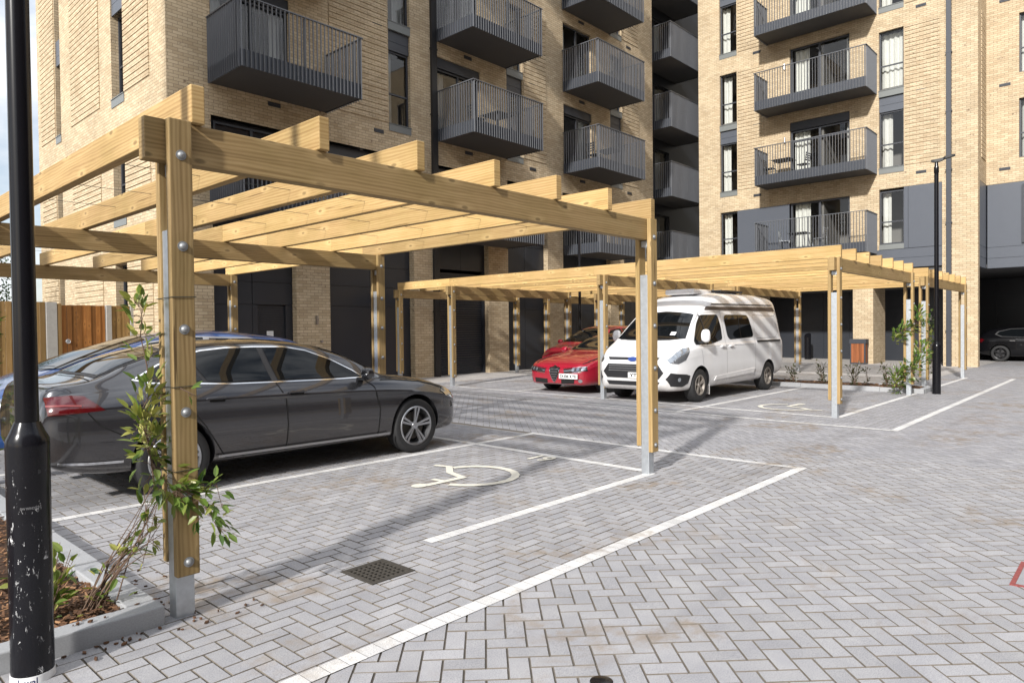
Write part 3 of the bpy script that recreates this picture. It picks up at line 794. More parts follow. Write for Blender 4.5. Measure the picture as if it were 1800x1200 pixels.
for a, b in ((17.06, 18.68), (20.49, 22.96), (24.5, 26.05)):
    for z0, z1 in ((.6, 3.5), (4.36, 6.62), (7.36, 12.75), (13.46, 18.8)): stripes(A, AL, a, b, z0, z1)
for a, b in ((10.45, 12.38), (18.28, 19.52), (24.5, 25.75)):
    for z0, z1 in ((7.36, 12.75), (13.46, 18.8)): stripes(A, AF, a, b, z0, z1)
for u in (8.85, 12.05, 15.6, 18.75, 21.7, 25.0):
    for f in FL[1:]: vent(A, AF, u, f-.12)
# ground and first storey: dark panels set back between the brick piers
zs = [.05, 2.22, 2.78, 3.35, 4.45, 5.5, 6.615]
for (a, b), du in (((7.24, 8.28), 1.1), ((10.37, 13.26), 1.2), ((17.4, 19.54), 1.1), ((20.44, 23.55), 1.05), ((24.55, 26.1), .8)):
    clad(A, AF, a+.003, b-.003, zs, du, d=-.20)
clad(A, AF, 8.283, 9.377, [2.22, 2.78, 3.35, 4.45, 5.5, 6.615], 1.1, d=-.20)
mb = MB()
for k in range(38): AF.box(mb, 8.42, 9.18, -.30, -.262, .13+k*.0545, .13+k*.0545+.042)
AF.box(mb, 8.285, 8.42, -.30, -.21, .05, 2.215); AF.box(mb, 9.18, 9.375, -.30, -.21, .05, 2.215); AF.box(mb, 8.285, 9.375, -.34, -.305, .05, 2.215)
dr = mb.build('louvred_door', CLAD, A)
mb = MB(); AF.box(mb, 8.68, 8.86, -.262, -.257, 1.36, 1.56); mb.build('notice', NOTICE, dr)
mb = MB()
for k in range(44): AF.box(mb, 14.32, 16.4, -.34, -.315+.008*(k % 2), .06+k*.075, .06+k*.075+.066)
AF.box(mb, 14.25, 14.32, -.34, -.2, .05, 3.45); AF.box(mb, 16.4, 16.447, -.34, -.2, .05, 3.45)
mb.build('roller_shutter', CLAD, A)
clad(A, AF, 14.25, 16.447, [3.45, 4.45, 5.5, 6.615], 1.1, d=-.20)
mb = MB(); AF.box(mb, 14.003, 14.21, -.06, .09, .08, TOP)
for z in (2.1, 4.2, 6.1, 8.1, 10.1, 12.1): AF.box(mb, 13.98, 14.235, -.05, .095, z-.025, z+.025)
mb.build('downpipe', BLACKTRIM, A)
mb = MB(); AF.box(mb, 9.92, 9.97, .002, .06, 1.72, 1.95); AF.box(mb, 10.05, 10.11, .002, .05, 1.24, 1.30); mb.build('wall_light', SATINTRIM, A)
for i, (u0, u1) in enumerate(((7.21, 10.33), (14.27, 17.37), (20.52, 23.58))):
    b0 = balcony(A, AF, u0, u1, FL[0])
    for f in FL[1:]: shift_copy(b0, A, (0, 0, f-FL[0]))
for u0, u1, n in ((7.35, 9.25, 2), (14.3, 16.3, 2), (20.6, 22.6, 2)):
    window(A, AF, u0, u1, FL[0]+.30, FL[0]+2.25, depth=.19, transoms=(), mullions=(.5,), cur=((.03, .25),), name='balcony_door')

# ---- the sunlit block facing the driveway end, with its stepped back wing over the undercroft
B = thing('apartment_block', 'sunlit buff brick block on brick piers with one balcony stack beyond the van', 'building', (29.2, 4.38, 0))
BF, BC, BR = Plane('X', 29.2), Plane('X', 30.9), Plane('Y', 4.38)
BY0, BY1 = 4.38, 15.07
wl, wr, dd = (13.25, 14.04), (6.72, 7.57), (8.62, 10.95)
holes = [(5.48, 14.2, 3.0, 4.40)]
for f in FL[1:]: holes.append((*dd, f+.28, f+2.64))
for w in (wl, wr):
    for f0, f1 in ((FL[1], FL[2]), (FL[3], FL[4])): holes.append((*w, f0-.02, f1+2.32))
holes += [(10.98, 14.04, 4.40, FL[0]+2.34), (5.48, 7.57, 4.40, FL[0]+2.44), (dd[0], 10.98, 4.58, FL[0]+2.36)]
wm = MB(); BF.wall(wm, BY0, BY1, 3.0, TOP, holes)
for a, b, dp in ((4.38, 5.45, .3), (7.79, 8.52, 1.67), (12.5, 13.3, 1.67), (14.2, 15.07, 1.67)): BF.box(wm, a, b, -dp, -.001, -.02, 3.0 if a < 14 and a > 5 else 3.0, skip='z+z-')
BR.wall(wm, 29.2, 30.9, 6.66, TOP, ()); BR.quad(wm, 29.2, 29.5, 3.0, 6.66)
BC.wall(wm, -9, BY0, 6.66, TOP, [(2.55, 3.40, f+.19, f+2.32) for f in FL[1:]])
for x0, x1, y0, y1 in ((29.2, 40, BY0, BY1), (30.9, 40, -9, BY0)): wm.quad([(x0, y0, TOP), (x1, y0, TOP), (x1, y1, TOP), (x0, y1, TOP)])
wm.quad([(29.2, BY1, 0), (40, BY1, 0), (40, BY1, TOP), (29.2, BY1, TOP)], [(29.2, 0), (40, 0), (40, TOP), (29.2, TOP)])
wm.quad([(40, -9, 0), (40, BY1, 0), (40, BY1, TOP), (40, -9, TOP)], [(-9, 0), (BY1, 0), (BY1, TOP), (-9, TOP)])
wm.quad([(30.9, -9, 3.5), (40, -9, 3.5), (40, -9, TOP), (30.9, -9, TOP)], [(30.9, 3.5), (40, 3.5), (40, TOP), (30.9, TOP)])
wm.build('brick_wall', BRICK, B)
interior(B, BF, BY0+.1, BY1-.1, 3.65, TOP); interior(B, BC, -8.9, BY0-.1, 4.2, TOP)
for j, f in enumerate(FL[1:]):
    window(B, BF, *dd, f+.28, f+2.30 if j % 2 == 0 else f+2.64, transoms=(.78,) if j % 2 == 0 else (), mullions=(.5,), fr=.07, cur=((.70, .96), (.03, .10)), name='balcony_door')
    if j % 2 == 0: panel(B, BF, *dd, f+2.30, f+2.64, d=-.04, name='lintel_panel', mat=ANTH)
    window(B, BC, 2.55, 3.40, f+.19, f+2.32, cur=((.6, .95),))
for w, cu in ((wl, ((.45, .95),)), (wr, ((.04, .97),))):
    for f0, f1 in ((FL[1], FL[2]), (FL[3], FL[4])):
        window(B, BF, *w, f0+.19, f0+2.32, cur=((.55, .97),)); sill(B, BF, *w, f0-.03, f0+.19)
        panel(B, BF, *w, f0+2.32, f1-.16, split=f0+2.58); sill(B, BF, *w, f1-.16, f1+.09); window(B, BF, *w, f1+.09, f1+2.32, cur=cu)
# first storey in grey panels
f = FL[0]
window(B, BF, wl[0], wl[1], 4.60, f+2.32, cur=((.5, .95),)); panel(B, BF, wl[0], wl[1], 4.405, 4.59, d=0.0, mat=SILL, name='window_sill')
panel(B, BF, 10.98, 13.24, 4.405, f+2.335, d=0.012, name='wall_panel')
window(B, BF, *dd, 4.58, f+2.355, depth=.14, transoms=(), mullions=(.5,), fr=.07, cur=((.70, .96),), name='balcony_door')
window(B, BF, *wr, 4.62, f+2.36, cur=((.60, .96),)); panel(B, BF, wr[0]+.0, wr[1], 4.405, 4.61, d=0.0, mat=SILL, name='window_sill')
panel(B, BF, 6.58, 6.715, 4.405, f+2.435, d=0.012, name='wall_panel'); panel(B, BF, 5.485, 6.57, 4.405, f+2.435, d=0.012, name='wall_panel')
panel(B, BF, 5.485, 14.195, 3.68, 4.398, d=0.012, name='wall_panel', split=4.05)
mb = MB(); BF.box(mb, 5.485, 14.195, -3.1, -.10, 3.0, 3.67); mb.build('soffit', SOFFIT, B)
for a, b in ((12.05, 13.2), (5.55, 6.68)):
    for z0, z1 in ((7.45, 12.8), (13.46, 18.8)): stripes(B, BF, a, b, z0, z1)
for z0, z1 in ((7.45, 12.8), (13.46, 18.8)): stripes(B, BR, 29.8, 30.7, z0, z1)
for fz in FL[1:]:
    vent(B, BF, 12.35, fz-.15); vent(B, BF, 6.15, fz-.15); vent(B, BC, 3.82, fz-.15)
    mb = MB(); mb.lathe([(.035, -.11), (.035, .11)], 10, (29.2-.05, 11.15, fz+1.95)); mb.build('wall_light', SATINTRIM, B)
mb = MB(); BF.box(mb, 5.18, 5.33, .003, .12, .02, TOP)
for z in (1.3, 3.2, 5.2, 7.1, 9.2, 11.3): BF.box(mb, 5.155, 5.355, .001, .125, z-.02, z+.02)
mb.build('downpipe', ANTH, B)
b0 = balcony(B, BF, 7.67, 11.87, FL[0], D=1.34)
for f in FL[1:]: shift_copy(b0, B, (0, 0, f-FL[0]))
# cladding round the first storey of the wing, undercroft below it
clad(B, BC, -9, 4.352, [3.58, 3.95, 4.35, 6.655], 1.25, d=.0, mat=ANTHLIT)
clad(B, BR, 29.5, 30.935, [3.58, 3.95, 4.35, 6.655], .72, d=.0, mat=ANTHLIT)
window(B, BC, 2.2, 3.3, 4.45, 6.55, depth=-.02, cur=((.6, .95),))
mb = MB(); mb.box(30.98, 39.9, -8.9, 6.6, 3.62, 3.75); mb.build('soffit', SOFFIT, B)
P39 = Plane('X', 38.4); clad(B, P39, -9, 6.6, [0, 1.1, 2.25, 2.8, 3.6], 1.6, d=0, name='undercroft_cladding')
PS = Plane('Y', 6.62); clad(B, PS, 32.4, 38.3, [0, 1.1, 2.25, 2.8, 3.6], 1.5, d=0, name='undercroft_cladding')
PR = Plane('X', 32.35); clad(B, PR, 5.25, 15.0, [gz(0, 9), 2.25, 2.78, 3.62], 1.12, d=0)
mb = MB(); PR.box(mb, 6.45, 6.75, .002, .01, 1.72, 1.92); mb.build('notice', NOTICE, B)

# ---- shaded link set back between the two blocks
K = thing('apartment_block', 'dark recessed link between the two brick blocks with balconies in deep shade', 'building', (26.9, 17.0, 0))
KF = Plane('Y', 17.0)
wm = MB(); KF.wall(wm, 26.92, 33.0, 0, TOP, [(27.6, 29.9, f+.28, f+2.6) for f in FL]); wm.build('dark_clad_wall', CLAD, K)
interior(K, KF, 27.0, 33, .1, TOP, 1.6)
for f in FL: window(K, KF, 27.6, 29.9, f+.28, f+2.6, transoms=(), mullions=(.5,), cur=((.6, .9),), name='balcony_door')
b0 = balcony(K, KF, 27.3, 30.6, FL[0], D=1.58)
for f in FL[1:]: shift_copy(b0, K, (0, 0, f-FL[0]))

# ---- slim tower added out of view so its shade falls across the long front
T = thing('shade_tower', 'slim plain brick tower added unseen to shade the long front', 'tower', (-7.75, 11.2, 0))
mb = MB(); mb.box(-9.0, -6.5, 10.33, 12.15, 0, 26); mb.build('brick_wall', BRICK, T)
mb = MB(); mb.box(-9.1, -6.4, 10.23, 12.25, 26.002, 26.2); mb.build('coping', SILL, T)

# ---- the block on the other side of the drive, behind the viewpoint: it closes the courtyard and shows in the glass and paint
DARKBRICK = brick_mat('brown_brick', (0.16, 0.085, 0.055), (0.11, 0.06, 0.042), (0.16, 0.14, 0.12), (0.05, 0.03, 0.025))
Q = thing('terrace_block', 'brown brick block closing the other side of the drive', 'building', (-20, -15, 0))
mb = MB(); mb.box(-16, 60, -25, -15, 0, 16.0); mb.build('brick_wall', DARKBRICK, Q)
mb = MB()
for k in range(15):
    for f in (1.0, 4.0, 7.0, 10.0, 13.0): mb.box(-13.5+k*4.9, -11.9+k*4.9, -14.998, -14.96, f, f+1.7)
mb.build('window_row', CARGLASS, Q)

# ------------------------------------------------------------------ timber pergolas over the bays
bm_ = MB(); bm_.lathe([(.0, -.020), (.011, -.018), (.018, -.010), (.0195, -.004), (.027, -.0035), (.027, 0)], 14, axis='y'); BOLT_ME = bm_.build('bolt', BOLT, None, smooth=50)
bm_ = MB(); bm_.lathe([(.027, 0), (.027, .0035), (.0195, .004), (.018, .010), (.011, .018), (.0, .020)], 14, axis='y'); BOLT_ME2 = bm_.build('bolt', BOLT, None, smooth=50)
def pergola(label, xs, ys, nraft, y_end, rafter_joints, wires=False):
    t = thing('timber_pergola', label, 'pergola', (xs[0], ys[0], 0), group='timber pergolas over the parking bays')
    for y in ys:
        for x in xs:
            z0 = gz(x, y); mb = MB()
            mb.box(x-.06, x+.06, y-.096, y-.046, z0+.235, 2.66, grain='z'); mb.box(x-.06, x+.06, y+.046, y+.096, z0+.29, 2.66, grain='z')
            p = mb.build('post', POSTWOOD, t, bevel=.006)
            mb = MB(); mb.box(x-.05, x+.05, y-.045, y+.045, z0-.02, z0+2.08); mb.box(x-.03, x+.03, y-.045, y+.045, 2.37, 2.436)
            mb.build('steel_core', GALV, p, bevel=.004)
            for z in (.31, .67, 1.11, 1.55, 1.99, 2.47):
                for src, yy in ((BOLT_ME, y-.096), (BOLT_ME2, y+.096)):
                    b = src.copy(); COL.objects.link(b); b.parent = p; b.location = (x-xs[0], yy-ys[0], z+z0*.6)
        mb = MB(); mb.box(xs[0]-.16, xs[-1]+.085, y-.042, y+.042, 2.44, 2.66, grain='x'); mb.build('beam', POSTWOOD, t, bevel=.005)
    x0, x1 = xs[0]+.105, xs[-1]+.02
    for i in range(nraft):
        x = x0+(x1-x0)*i/(nraft-1)
        ends = [ys[0]-.075]+[j+(.0 if (i % 2) else .35) for j in rafter_joints]+[y_end]
        mb = MB()
        for a, b in zip(ends, ends[1:]): mb.box(x-.037, x+.037, a+.0008, b-.0008, 2.662, 2.87, grain='y')
        mb.build('rafter', PINE, t, bevel=.006)
    if wires:
        for y in (4.55, 5.5, 6.5, 7.4, 9.6, 10.8, 12.0):
            mb = MB(); mb.tube([(x0-.02, y, 2.765), (x1+.02, y, 2.765)], .0022, 5); mb.build('training_wire', WIRE, t)
    return t
P1 = pergola('timber pergola with bolted posts standing over the dark grey saloon and the empty disabled bay', [1.53, 6.30], [3.86, 8.50, 13.20], 7, 13.45, [8.5], wires=True)
P2 = pergola('long timber pergola sheltering the white van and the red coupe', [12.10, 16.97], [3.81, 8.48, 13.20, 15.35], 7, 15.5, [8.4, 13.0])
P3 = pergola('timber pergola beyond the planted bed, its far posts close to the brick corner pier', [18.55, 23.22], [3.85, 8.48, 13.20, 15.35], 7, 15.5, [8.4, 13.0])
for o in (BOLT_ME, BOLT_ME2): bpy.data.objects.remove(o)
# green ties round the near post
for z in (1.72, 1.245, .80):
    mb = MB(); x, y = 1.53, 3.86
    mb.tube([(x-.064, y-.1, z), (x+.064, y-.1, z+.004), (x+.064, y+.1, z+.002), (x-.064, y+.1, z-.004), (x-.064, y-.1, z)], .0022, 5)
    o = mb.build('tie_wire', WIRE, P1)

# ------------------------------------------------------------------ fence, gate and the trees behind
FY = 18.36
def boards(mb, x0, x1, z0, z1, w=.105, y=FY):
    n = max(1, round((x1-x0)/w))
    for i in range(n):
        a = x0+(x1-x0)*i/n; b = x0+(x1-x0)*(i+1)/n
        mb.box(a+.001, b-.004, y-.006-.011*(i % 2), y+.012, z0, z1+random.uniform(-.004, .004), grain='z')
t = thing('board_fence', 'tall close boarded fence run with concrete posts, on the outer side of the gate', 'fence', (1.5, FY, .1))
mb = MB(); boards(mb, -2.6, 1.28, .14, 2.27); boards(mb, 1.42, 4.40, .14, 2.27); mb.build('boards', FENCEWOOD, t)
for x in (1.35, 4.515):
    mb = MB(); mb.box(x-.065 if x < 2 else x-.108, x+.065 if x < 2 else x+.108, FY-.05, FY+.06, 0, 2.27); mb.build('concrete_post', CONCRETE, t, bevel=.008)
t = thing('garden_gate', 'orange brown stained boarded gate with a ring handle in the fence', 'gate', (5.17, FY, .1))
mb = MB(); boards(mb, 4.72, 5.62, .16, 2.21, .1); mb.build('boards', GATEWOOD, t)
mb = MB(); mb.box(4.632, 4.708, FY-.045, FY+.05, .05, 2.24, grain='z'); mb.build('gate_post', FENCEWOOD, t)
mb = MB(); mb.tube([(4.83+.045*math.cos(a), FY-.045, 1.37+.045*math.sin(a)) for a in np.linspace(0, 6.283, 17)], .008, 6); mb.lathe([(.035, -.02), (.035, -.015)], 12, (4.83, FY-.004, 1.37), 'y'); mb.build('handle', GALV, t)
t = thing('board_fence', 'short close boarded fence panel between the gate and the brick end wall', 'fence', (5.97, FY, .1))
mb = MB(); boards(mb, 5.76, 6.16, .14, 2.21); mb.build('boards', FENCEWOOD, t)
for a, b in ((5.635, 5.752), (6.165, 6.25)):
    mb = MB(); mb.box(a, b, FY-.05, FY+.06, 0, 2.22); mb.build('concrete_post', CONCRETE, t, bevel=.008)

def leaf(mb, p, d, up, ln, wd, tint):
    d = d.normalized(); s = d.cross(up)
    if s.length < 1e-3: s = d.cross(Vector((1, 0, 0)))
    s.normalize(); u = s.cross(d)
    at = lambda t, w, h: p+d*ln*t+s*wd*w+u*(h*wd-ln*.16*t*t)
    k = len(mb.v)
    mb.v += [tuple(x) for x in (p, at(.35, 0, -.05), at(.7, 0, -.05), at(1, 0, 0), at(.25, .42, .12), at(.62, .42, .12), at(.25, -.42, .12), at(.62, -.42, .12))]
    for f in ((0, 1, 4), (4, 1, 2, 5), (5, 2, 3), (0, 6, 1), (6, 7, 2, 1), (7, 3, 2)):
        mb.f.append(tuple(k+q for q in f)); mb.uv += [(0, 0)]*len(f); mb.col.append((tint,)*3); mb.m.append(0)
def rv(r=1.0):
    while True:
        v = Vector((random.uniform(-1, 1), random.uniform(-1, 1), random.uniform(-1, 1)))
        if .05 < v.length < 1: return v*r
def tree(name, label, x, y, h, r, n, group=None):
    t = thing(name, label, 'tree', (x, y, gz(x, y)), group=group)
    mb = MB(); mb.tube([(x, y, 0), (x+.05, y, h*.35), (x-.03, y+.05, h*.7), (x, y, h*.92)], [.14, .10, .06, .02], 10)
    limbs = []
    for i in range(16):
        z = h*random.uniform(.2, .85); a = random.uniform(0, 6.28); q = r*random.uniform(.5, .95)*(1.15-z/h*.8)
        e = Vector((x+q*math.cos(a), y+q*math.sin(a), z+random.uniform(.1, .5))); limbs.append(e)
        mb.tube([(x, y, z*.85), ((x+e.x)/2, (y+e.y)/2, z+.1), tuple(e)], [.035, .022, .008], 6)
    mb.build('trunk', BARK, t, smooth=60)
    mb = MB(); cl = limbs+[Vector((x, y, h*.93))]
    cl += [Vector((x, y, z))+rv(r*.8) for z in np.linspace(h*.25, h*.85, 14)]
    for i in range(n):
        c = random.choice(cl); p = c+rv(.42*r+.12)
        leaf(mb, p, rv(), rv(), random.uniform(.07, .13), random.uniform(.04, .07), min(1, max(0, random.gauss(.4, .25))))
    mb.build('crown', TREELEAF, t)
tree('garden_tree', 'dark leafy tree showing above the fence beyond the lamp column', 2.2, 24.5, 4.3, 1.5, 5200, 'trees behind the fence')
tree('garden_tree', 'bushy evergreen behind the fence beside the brick end wall', 4.6, 27.5, 4.9, 1.6, 5200, 'trees behind the fence')
tree('garden_tree', 'broad dark tree further along behind the fence, away from the brick wall', -1.0, 26.0, 4.6, 1.8, 4200, 'trees behind the fence')

# ------------------------------------------------------------------ planting beds
def kerb_run(name, label, segs, h=.10):
    t = thing(name, label, 'kerb', (segs[0][0], segs[0][2], 0))
    for x0, x1, y0, y1 in segs:
        lx = (x1-x0) > (y1-y0); n = max(1, round(((x1-x0) if lx else (y1-y0))/.915))
        for i in range(n):
            a, b = (x0+(x1-x0)*i/n+.002, x0+(x1-x0)*(i+1)/n-.002) if lx else (x0, x1)
            c, d = (y0, y1) if lx else (y0+(y1-y0)*i/n+.002, y0+(y1-y0)*(i+1)/n-.002)
            mb = MB(); mb.box(a, b, c, d, -.03, h+gz(0, (c+d)/2)); mb.build('kerb_stone', KERB, t, bevel=.008)
    return t
kerb_run('bed_kerb', 'pale granite kerb round the mulched bed at the foot of the nearer pergola posts', [(-2.5, 1.42, 3.80, 3.93), (1.27, 1.42, 3.935, 13.2)])
kerb_run('bed_kerb', 'pale granite kerb round the planted bed beside the white van', [(17.42, 17.55, 3.62, 9.0), (17.555, 18.60, 3.62, 3.75), (18.47, 18.60, 3.755, 9.0)])
def mulch(name, x0, x1, y0, y1, n, zt=.075, size=1.0, fall=None):
    mb = MB(); nx, ny = max(2, int((x1-x0)/.12)), max(2, int((y1-y0)/.12))
    H = lambda x, y: zt+gz(x, y)+.018*math.sin(x*5.1+y*2.3)*math.cos(y*4.2-x)+.012*math.sin(x*13)*math.sin(y*11)
    for i in range(nx):
        for j in range(ny):
            q = [(x0+(x1-x0)*a/nx, y0+(y1-y0)*b/ny) for a, b in ((i, j), (i+1, j), (i+1, j+1), (i, j+1))]
            mb.quad([(x, y, H(x, y)-.01) for x, y in q], col=(.12,)*3)
    for i in range(n):
        x, y = random.uniform(x0, x1), random.uniform(y0, y1)
        if fall: 
            y = y0+(y1-y0)*random.random()**fall; x = x1-(x1-x0)*random.random()**1.2
        ln, wd = random.uniform(.018, .06)*size, random.uniform(.006, .02)*size
        a = random.uniform(0, 6.28); d = Vector((math.cos(a), math.sin(a), random.uniform(-.35, .35)))*ln/2; w = Vector((-math.sin(a), math.cos(a), random.uniform(-.5, .5)))*wd/2
        c = Vector((x, y, H(x, y)+random.uniform(0, .022))); th = Vector((0, 0, .004))
        k = len(mb.v); mb.v += [tuple(c+p) for p in (-d-w, d-w*.6, d+w*.6, -d+w)] + [tuple(c+p+th) for p in (-d-w, d-w*.6, d+w*.6, -d+w)]
        tc = min(1, max(0, random.gauss(.45, .28)))
        for f in ((k+4, k+5, k+6, k+7), (k, k+1, k+5, k+4), (k+1, k+2, k+6, k+5), (k+2, k+3, k+7, k+6), (k+3, k, k+4, k+7)):
            mb.f.append(f); mb.uv += [(0, 0)]*4; mb.col.append((tc,)*3); mb.m.append(0)
    return tag(mb.build(name, MULCH), 'brown bark mulch covering the planting bed' , 'mulch', kind='stuff')
mulch('bark_mulch', -2.5, 1.275, 3.92, 13.2, 16000, .062, fall=2.2)
mulch('bark_mulch', 17.55, 18.48, 3.75, 9.0, 2600, .070, 1.5)
# crumbs of bark that have fallen over the kerb
mb = MB()
for i in range(70):
    x, y = random.choice([(random.uniform(.6, 1.9), 3.79-abs(random.gauss(0, .08))), (1.45+abs(random.gauss(0, .14)), random.uniform(3.75, 4.9)), (random.uniform(1.0, 1.42), random.uniform(3.82, 4.2))])
    z = .104 if (y > 3.8 and x < 1.42) else .004
    s_ = random.uniform(.006, .018); a = random.uniform(0, 3.14); c, n_ = math.cos(a)*s_, math.sin(a)*s_
    mb.prism([(x-c, y-n_, z), (x+n_*.5, y-c*.5, z), (x+c, y+n_, z), (x-n_*.5, y+c*.5, z)], (0, 0, random.uniform(.004, .012)), col=(random.uniform(.1, .5),)*3)
tag(mb.build('fallen_bark', MULCH, fix=True), 'scattered bark crumbs on the kerb and blocks', 'bark', kind='stuff')

RV = Vector((right.x, right.y, 0)).normalized(); FV = Vector((fwd.x, fwd.y, 0)).normalized()
def spray(ml, ms, path, n, spread, size, tmean=.5, rs=.004):
    pts = [Vector(p) for p in path]
    ms.tube(pts, [rs*(1-.6*i/(len(pts)-1)) for i in range(len(pts))], 5)
    for i in range(int(n*1.15)):
        t = random.random()*(len(pts)-1); k = min(int(t), len(pts)-2); p = pts[k].lerp(pts[k+1], t-k); ax = (pts[k+1]-pts[k]).normalized()
        o = rv(); q = p+o*spread; d = (o+ax*.6+Vector((0, 0, .15))).normalized()
        if random.random() < .5: ms.tube([p, p.lerp(q, .5)+Vector((0, 0, .01)), q], .0016, 4, cap=False)
        leaf(ml, q, d, Vector((0, 0, 1))+rv(.7), size*random.uniform(.9, 1.6), size*random.uniform(.5, .74), min(1, max(0, random.gauss(tmean, .26))))
def off(base, dr, z, df=0.0):
    v = Vector((base[0], base[1], 0))+RV*dr+FV*df; return (v.x, v.y, z)
def plant(name, label, loc, sprays, cat='climber', mat=None, group=None):
    t = thing(name, label, cat, loc, group=group); ml, ms = MB(), MB()
    for s_ in sprays: spray(ml, ms, *s_[:-1], **s_[-1])
    ms.build('stem', STEM, t, smooth=60); ml.build('foliage', mat or LEAF, t)
    return t
b = (1.53, 3.86)
sp = [([off(b, -.30, .12, -.1), off(b, -.25, .35, -.05), off(b, -.13, .62), off(b, -.13, .85, -.05), off(b, -.15, 1.10, -.08)], 26, .09, .060, dict(tmean=.55)),
      ([off(b, -.10, .92, -.08), off(b, -.14, 1.00, -.08), off(b, -.16, 1.12, -.08), off(b, -.10, 1.25, -.05)], 84, .085, .062, dict(tmean=.72)),
      ([off(b, -.12, .92, -.10), off(b, -.07, .80, -.12), off(b, .03, .72, -.14), off(b, .10, .66, -.12)], 60, .085, .060, dict(tmean=.5)),
      ([off(b, .03, .74, -.14), off(b, .14, .66, -.10), off(b, .20, .56, -.08), off(b, .24, .46, -.06)], 52, .085, .060, dict(tmean=.35)),
      ([off(b, .14, .68, -.10), off(b, .23, .74, -.08), off(b, .26, .60, -.08)], 18, .05, .055, dict(tmean=.35)),
      ([off(b, -.12, 1.20, -.06), off(b, -.14, 1.36, -.05), off(b, -.17, 1.52, -.05), off(b, -.16, 1.66, -.05), off(b, -.20, 1.70, -.05)], 40, .07, .055, dict(tmean=.6)),
      ([off(b, .06, 1.24, -.10), off(b, .13, 1.20, -.08)], 4, .03, .05, dict(tmean=.4))]
for i in range(15):
    e = random.uniform(.15, .5)
    sp.append(([(1.16+random.uniform(-.06, .06), 4.12+random.uniform(-.06, .06), .08), off((1.22, 4.05), .02+random.uniform(-.05, .05), .22+random.random()*.1), off((1.3, 4.0), random.uniform(-.02, .12), .36+random.random()*.14), off(b, -.14+random.uniform(-.06, .04), e+.2)], 3, .06, .05, dict(tmean=.6, rs=.0045)))
plant('star_jasmine', 'leafy jasmine climber twined round the big pergola post nearest the lamp column', (1.2, 4.1, .07), sp)
sp = []
for i in range(9):
    a = random.uniform(0, 6.28); x, y = .98, 4.18
    sp.append(([(x, y, .07), (x+.05*math.cos(a), y+.05*math.sin(a), .20), (x+.12*math.cos(a), y+.12*math.sin(a), .33+random.uniform(-.08, .10))], 7, .05, .062, dict(tmean=.6)))
plant('leafy_shrub', 'small sparse shrub growing in the bark mulch near the kerb corner', (.98, 4.18, .07), sp, cat='shrub')
sp = []
for i in range(7):
    a = random.uniform(0, 6.28); x, y = .62, 4.75
    sp.append(([(x, y, .07), (x+.08*math.cos(a), y+.08*math.sin(a), .28), (x+.2*math.cos(a), y+.2*math.sin(a), .55)], 8, .06, .07, dict(tmean=.35)))
plant('leafy_shrub', 'dark leaved shrub behind the lamp column in the mulched bed', (.62, 4.75, .07), sp, cat='shrub')
b = (1.53, 8.5)
sp = [([off(b, -.05, .05, -.1), off(b, .02, .35, -.13), off(b, -.06, .7, -.13), off(b, .06, 1.0, -.13), off(b, 0, 1.3, -.12), off(b, .05, 1.75, -.1)], 230, .14, .07, dict(tmean=.42)),
      ([off(b, .02, 1.3, -.13), off(b, .08, 1.6, -.13), off(b, .04, 1.85, -.1)], 60, .10, .07, dict(tmean=.4))]
plant('star_jasmine', 'climber on the pergola post half hidden by the lamp column, by the blue car', (1.5, 8.4, .1), sp)
b = (16.97, 3.81)
sp = [([off(b, -.02, .10, .3), off(b, -.20, .30, .15), off(b, .0, .55, -.15), off(b, .2, .85, -.1), off(b, .28, 1.05, 0)], 190, .17, .09, dict(tmean=.38)),
      ([off(b, -.25, .2, .1), off(b, -.2, .5, .05), off(b, .02, .62, -.15)], 90, .15, .09, dict(tmean=.38)),
      ([off(b, -.30, 1.22, .0), off(b, -.18, 1.42, -.1), off(b, .1, 1.55, -.12), off(b, .22, 1.85, .0)], 150, .14, .09, dict(tmean=.4))]
plant('star_jasmine', 'bright leafy climber on the pergola post at the planted bed corner', (17.6, 3.9, .07), sp)
b = (18.55, 3.85)
sp = [([off(b, .05, .10, .2), off(b, .12, .6, -.1), off(b, .10, 1.1, -.1), off(b, .0, 1.5, -.1), off(b, .1, 1.75, 0)], 120, .12, .085, dict(tmean=.36))]
plant('star_jasmine', 'thin climber on the pergola post just behind the slim far lamp column', (18.4, 4.0, .07), sp)
for k, (x, y, h, n, lab) in enumerate(((18.0, 6.7, .45, 8, 'twiggy young shrub closest to the rear wheel of the white van'), (17.95, 5.95, .62, 9, 'bushier young shrub in the planted bed, next after the van'),
                                       (18.0, 5.22, .60, 10, 'reddish young shrub just past the pergola post with the disabled bay'), (17.95, 4.92, .5, 3, 'thin single stemmed seedling shrub in the planted bed'), (18.0, 4.50, .60, 9, 'sparse young shrub beside the leafy climber in the bed'))):
    sp = []
    for i in range(n):
        a = random.uniform(0, 6.28); q = random.uniform(.05, .22) if n > 3 else .03
        sp.append(([(x, y, .07), (x+q*.4*math.cos(a), y+q*.4*math.sin(a), .07+h*.5), (x+q*math.cos(a), y+q*math.sin(a), .07+h*random.uniform(.7, 1))], 8 if n > 3 else 7, .07, .06, dict(tmean=.45)))
    plant('young_shrub', lab, (x, y, .07), sp, cat='shrub', mat=SHRUBLEAF, group='young shrubs in the planted bed')

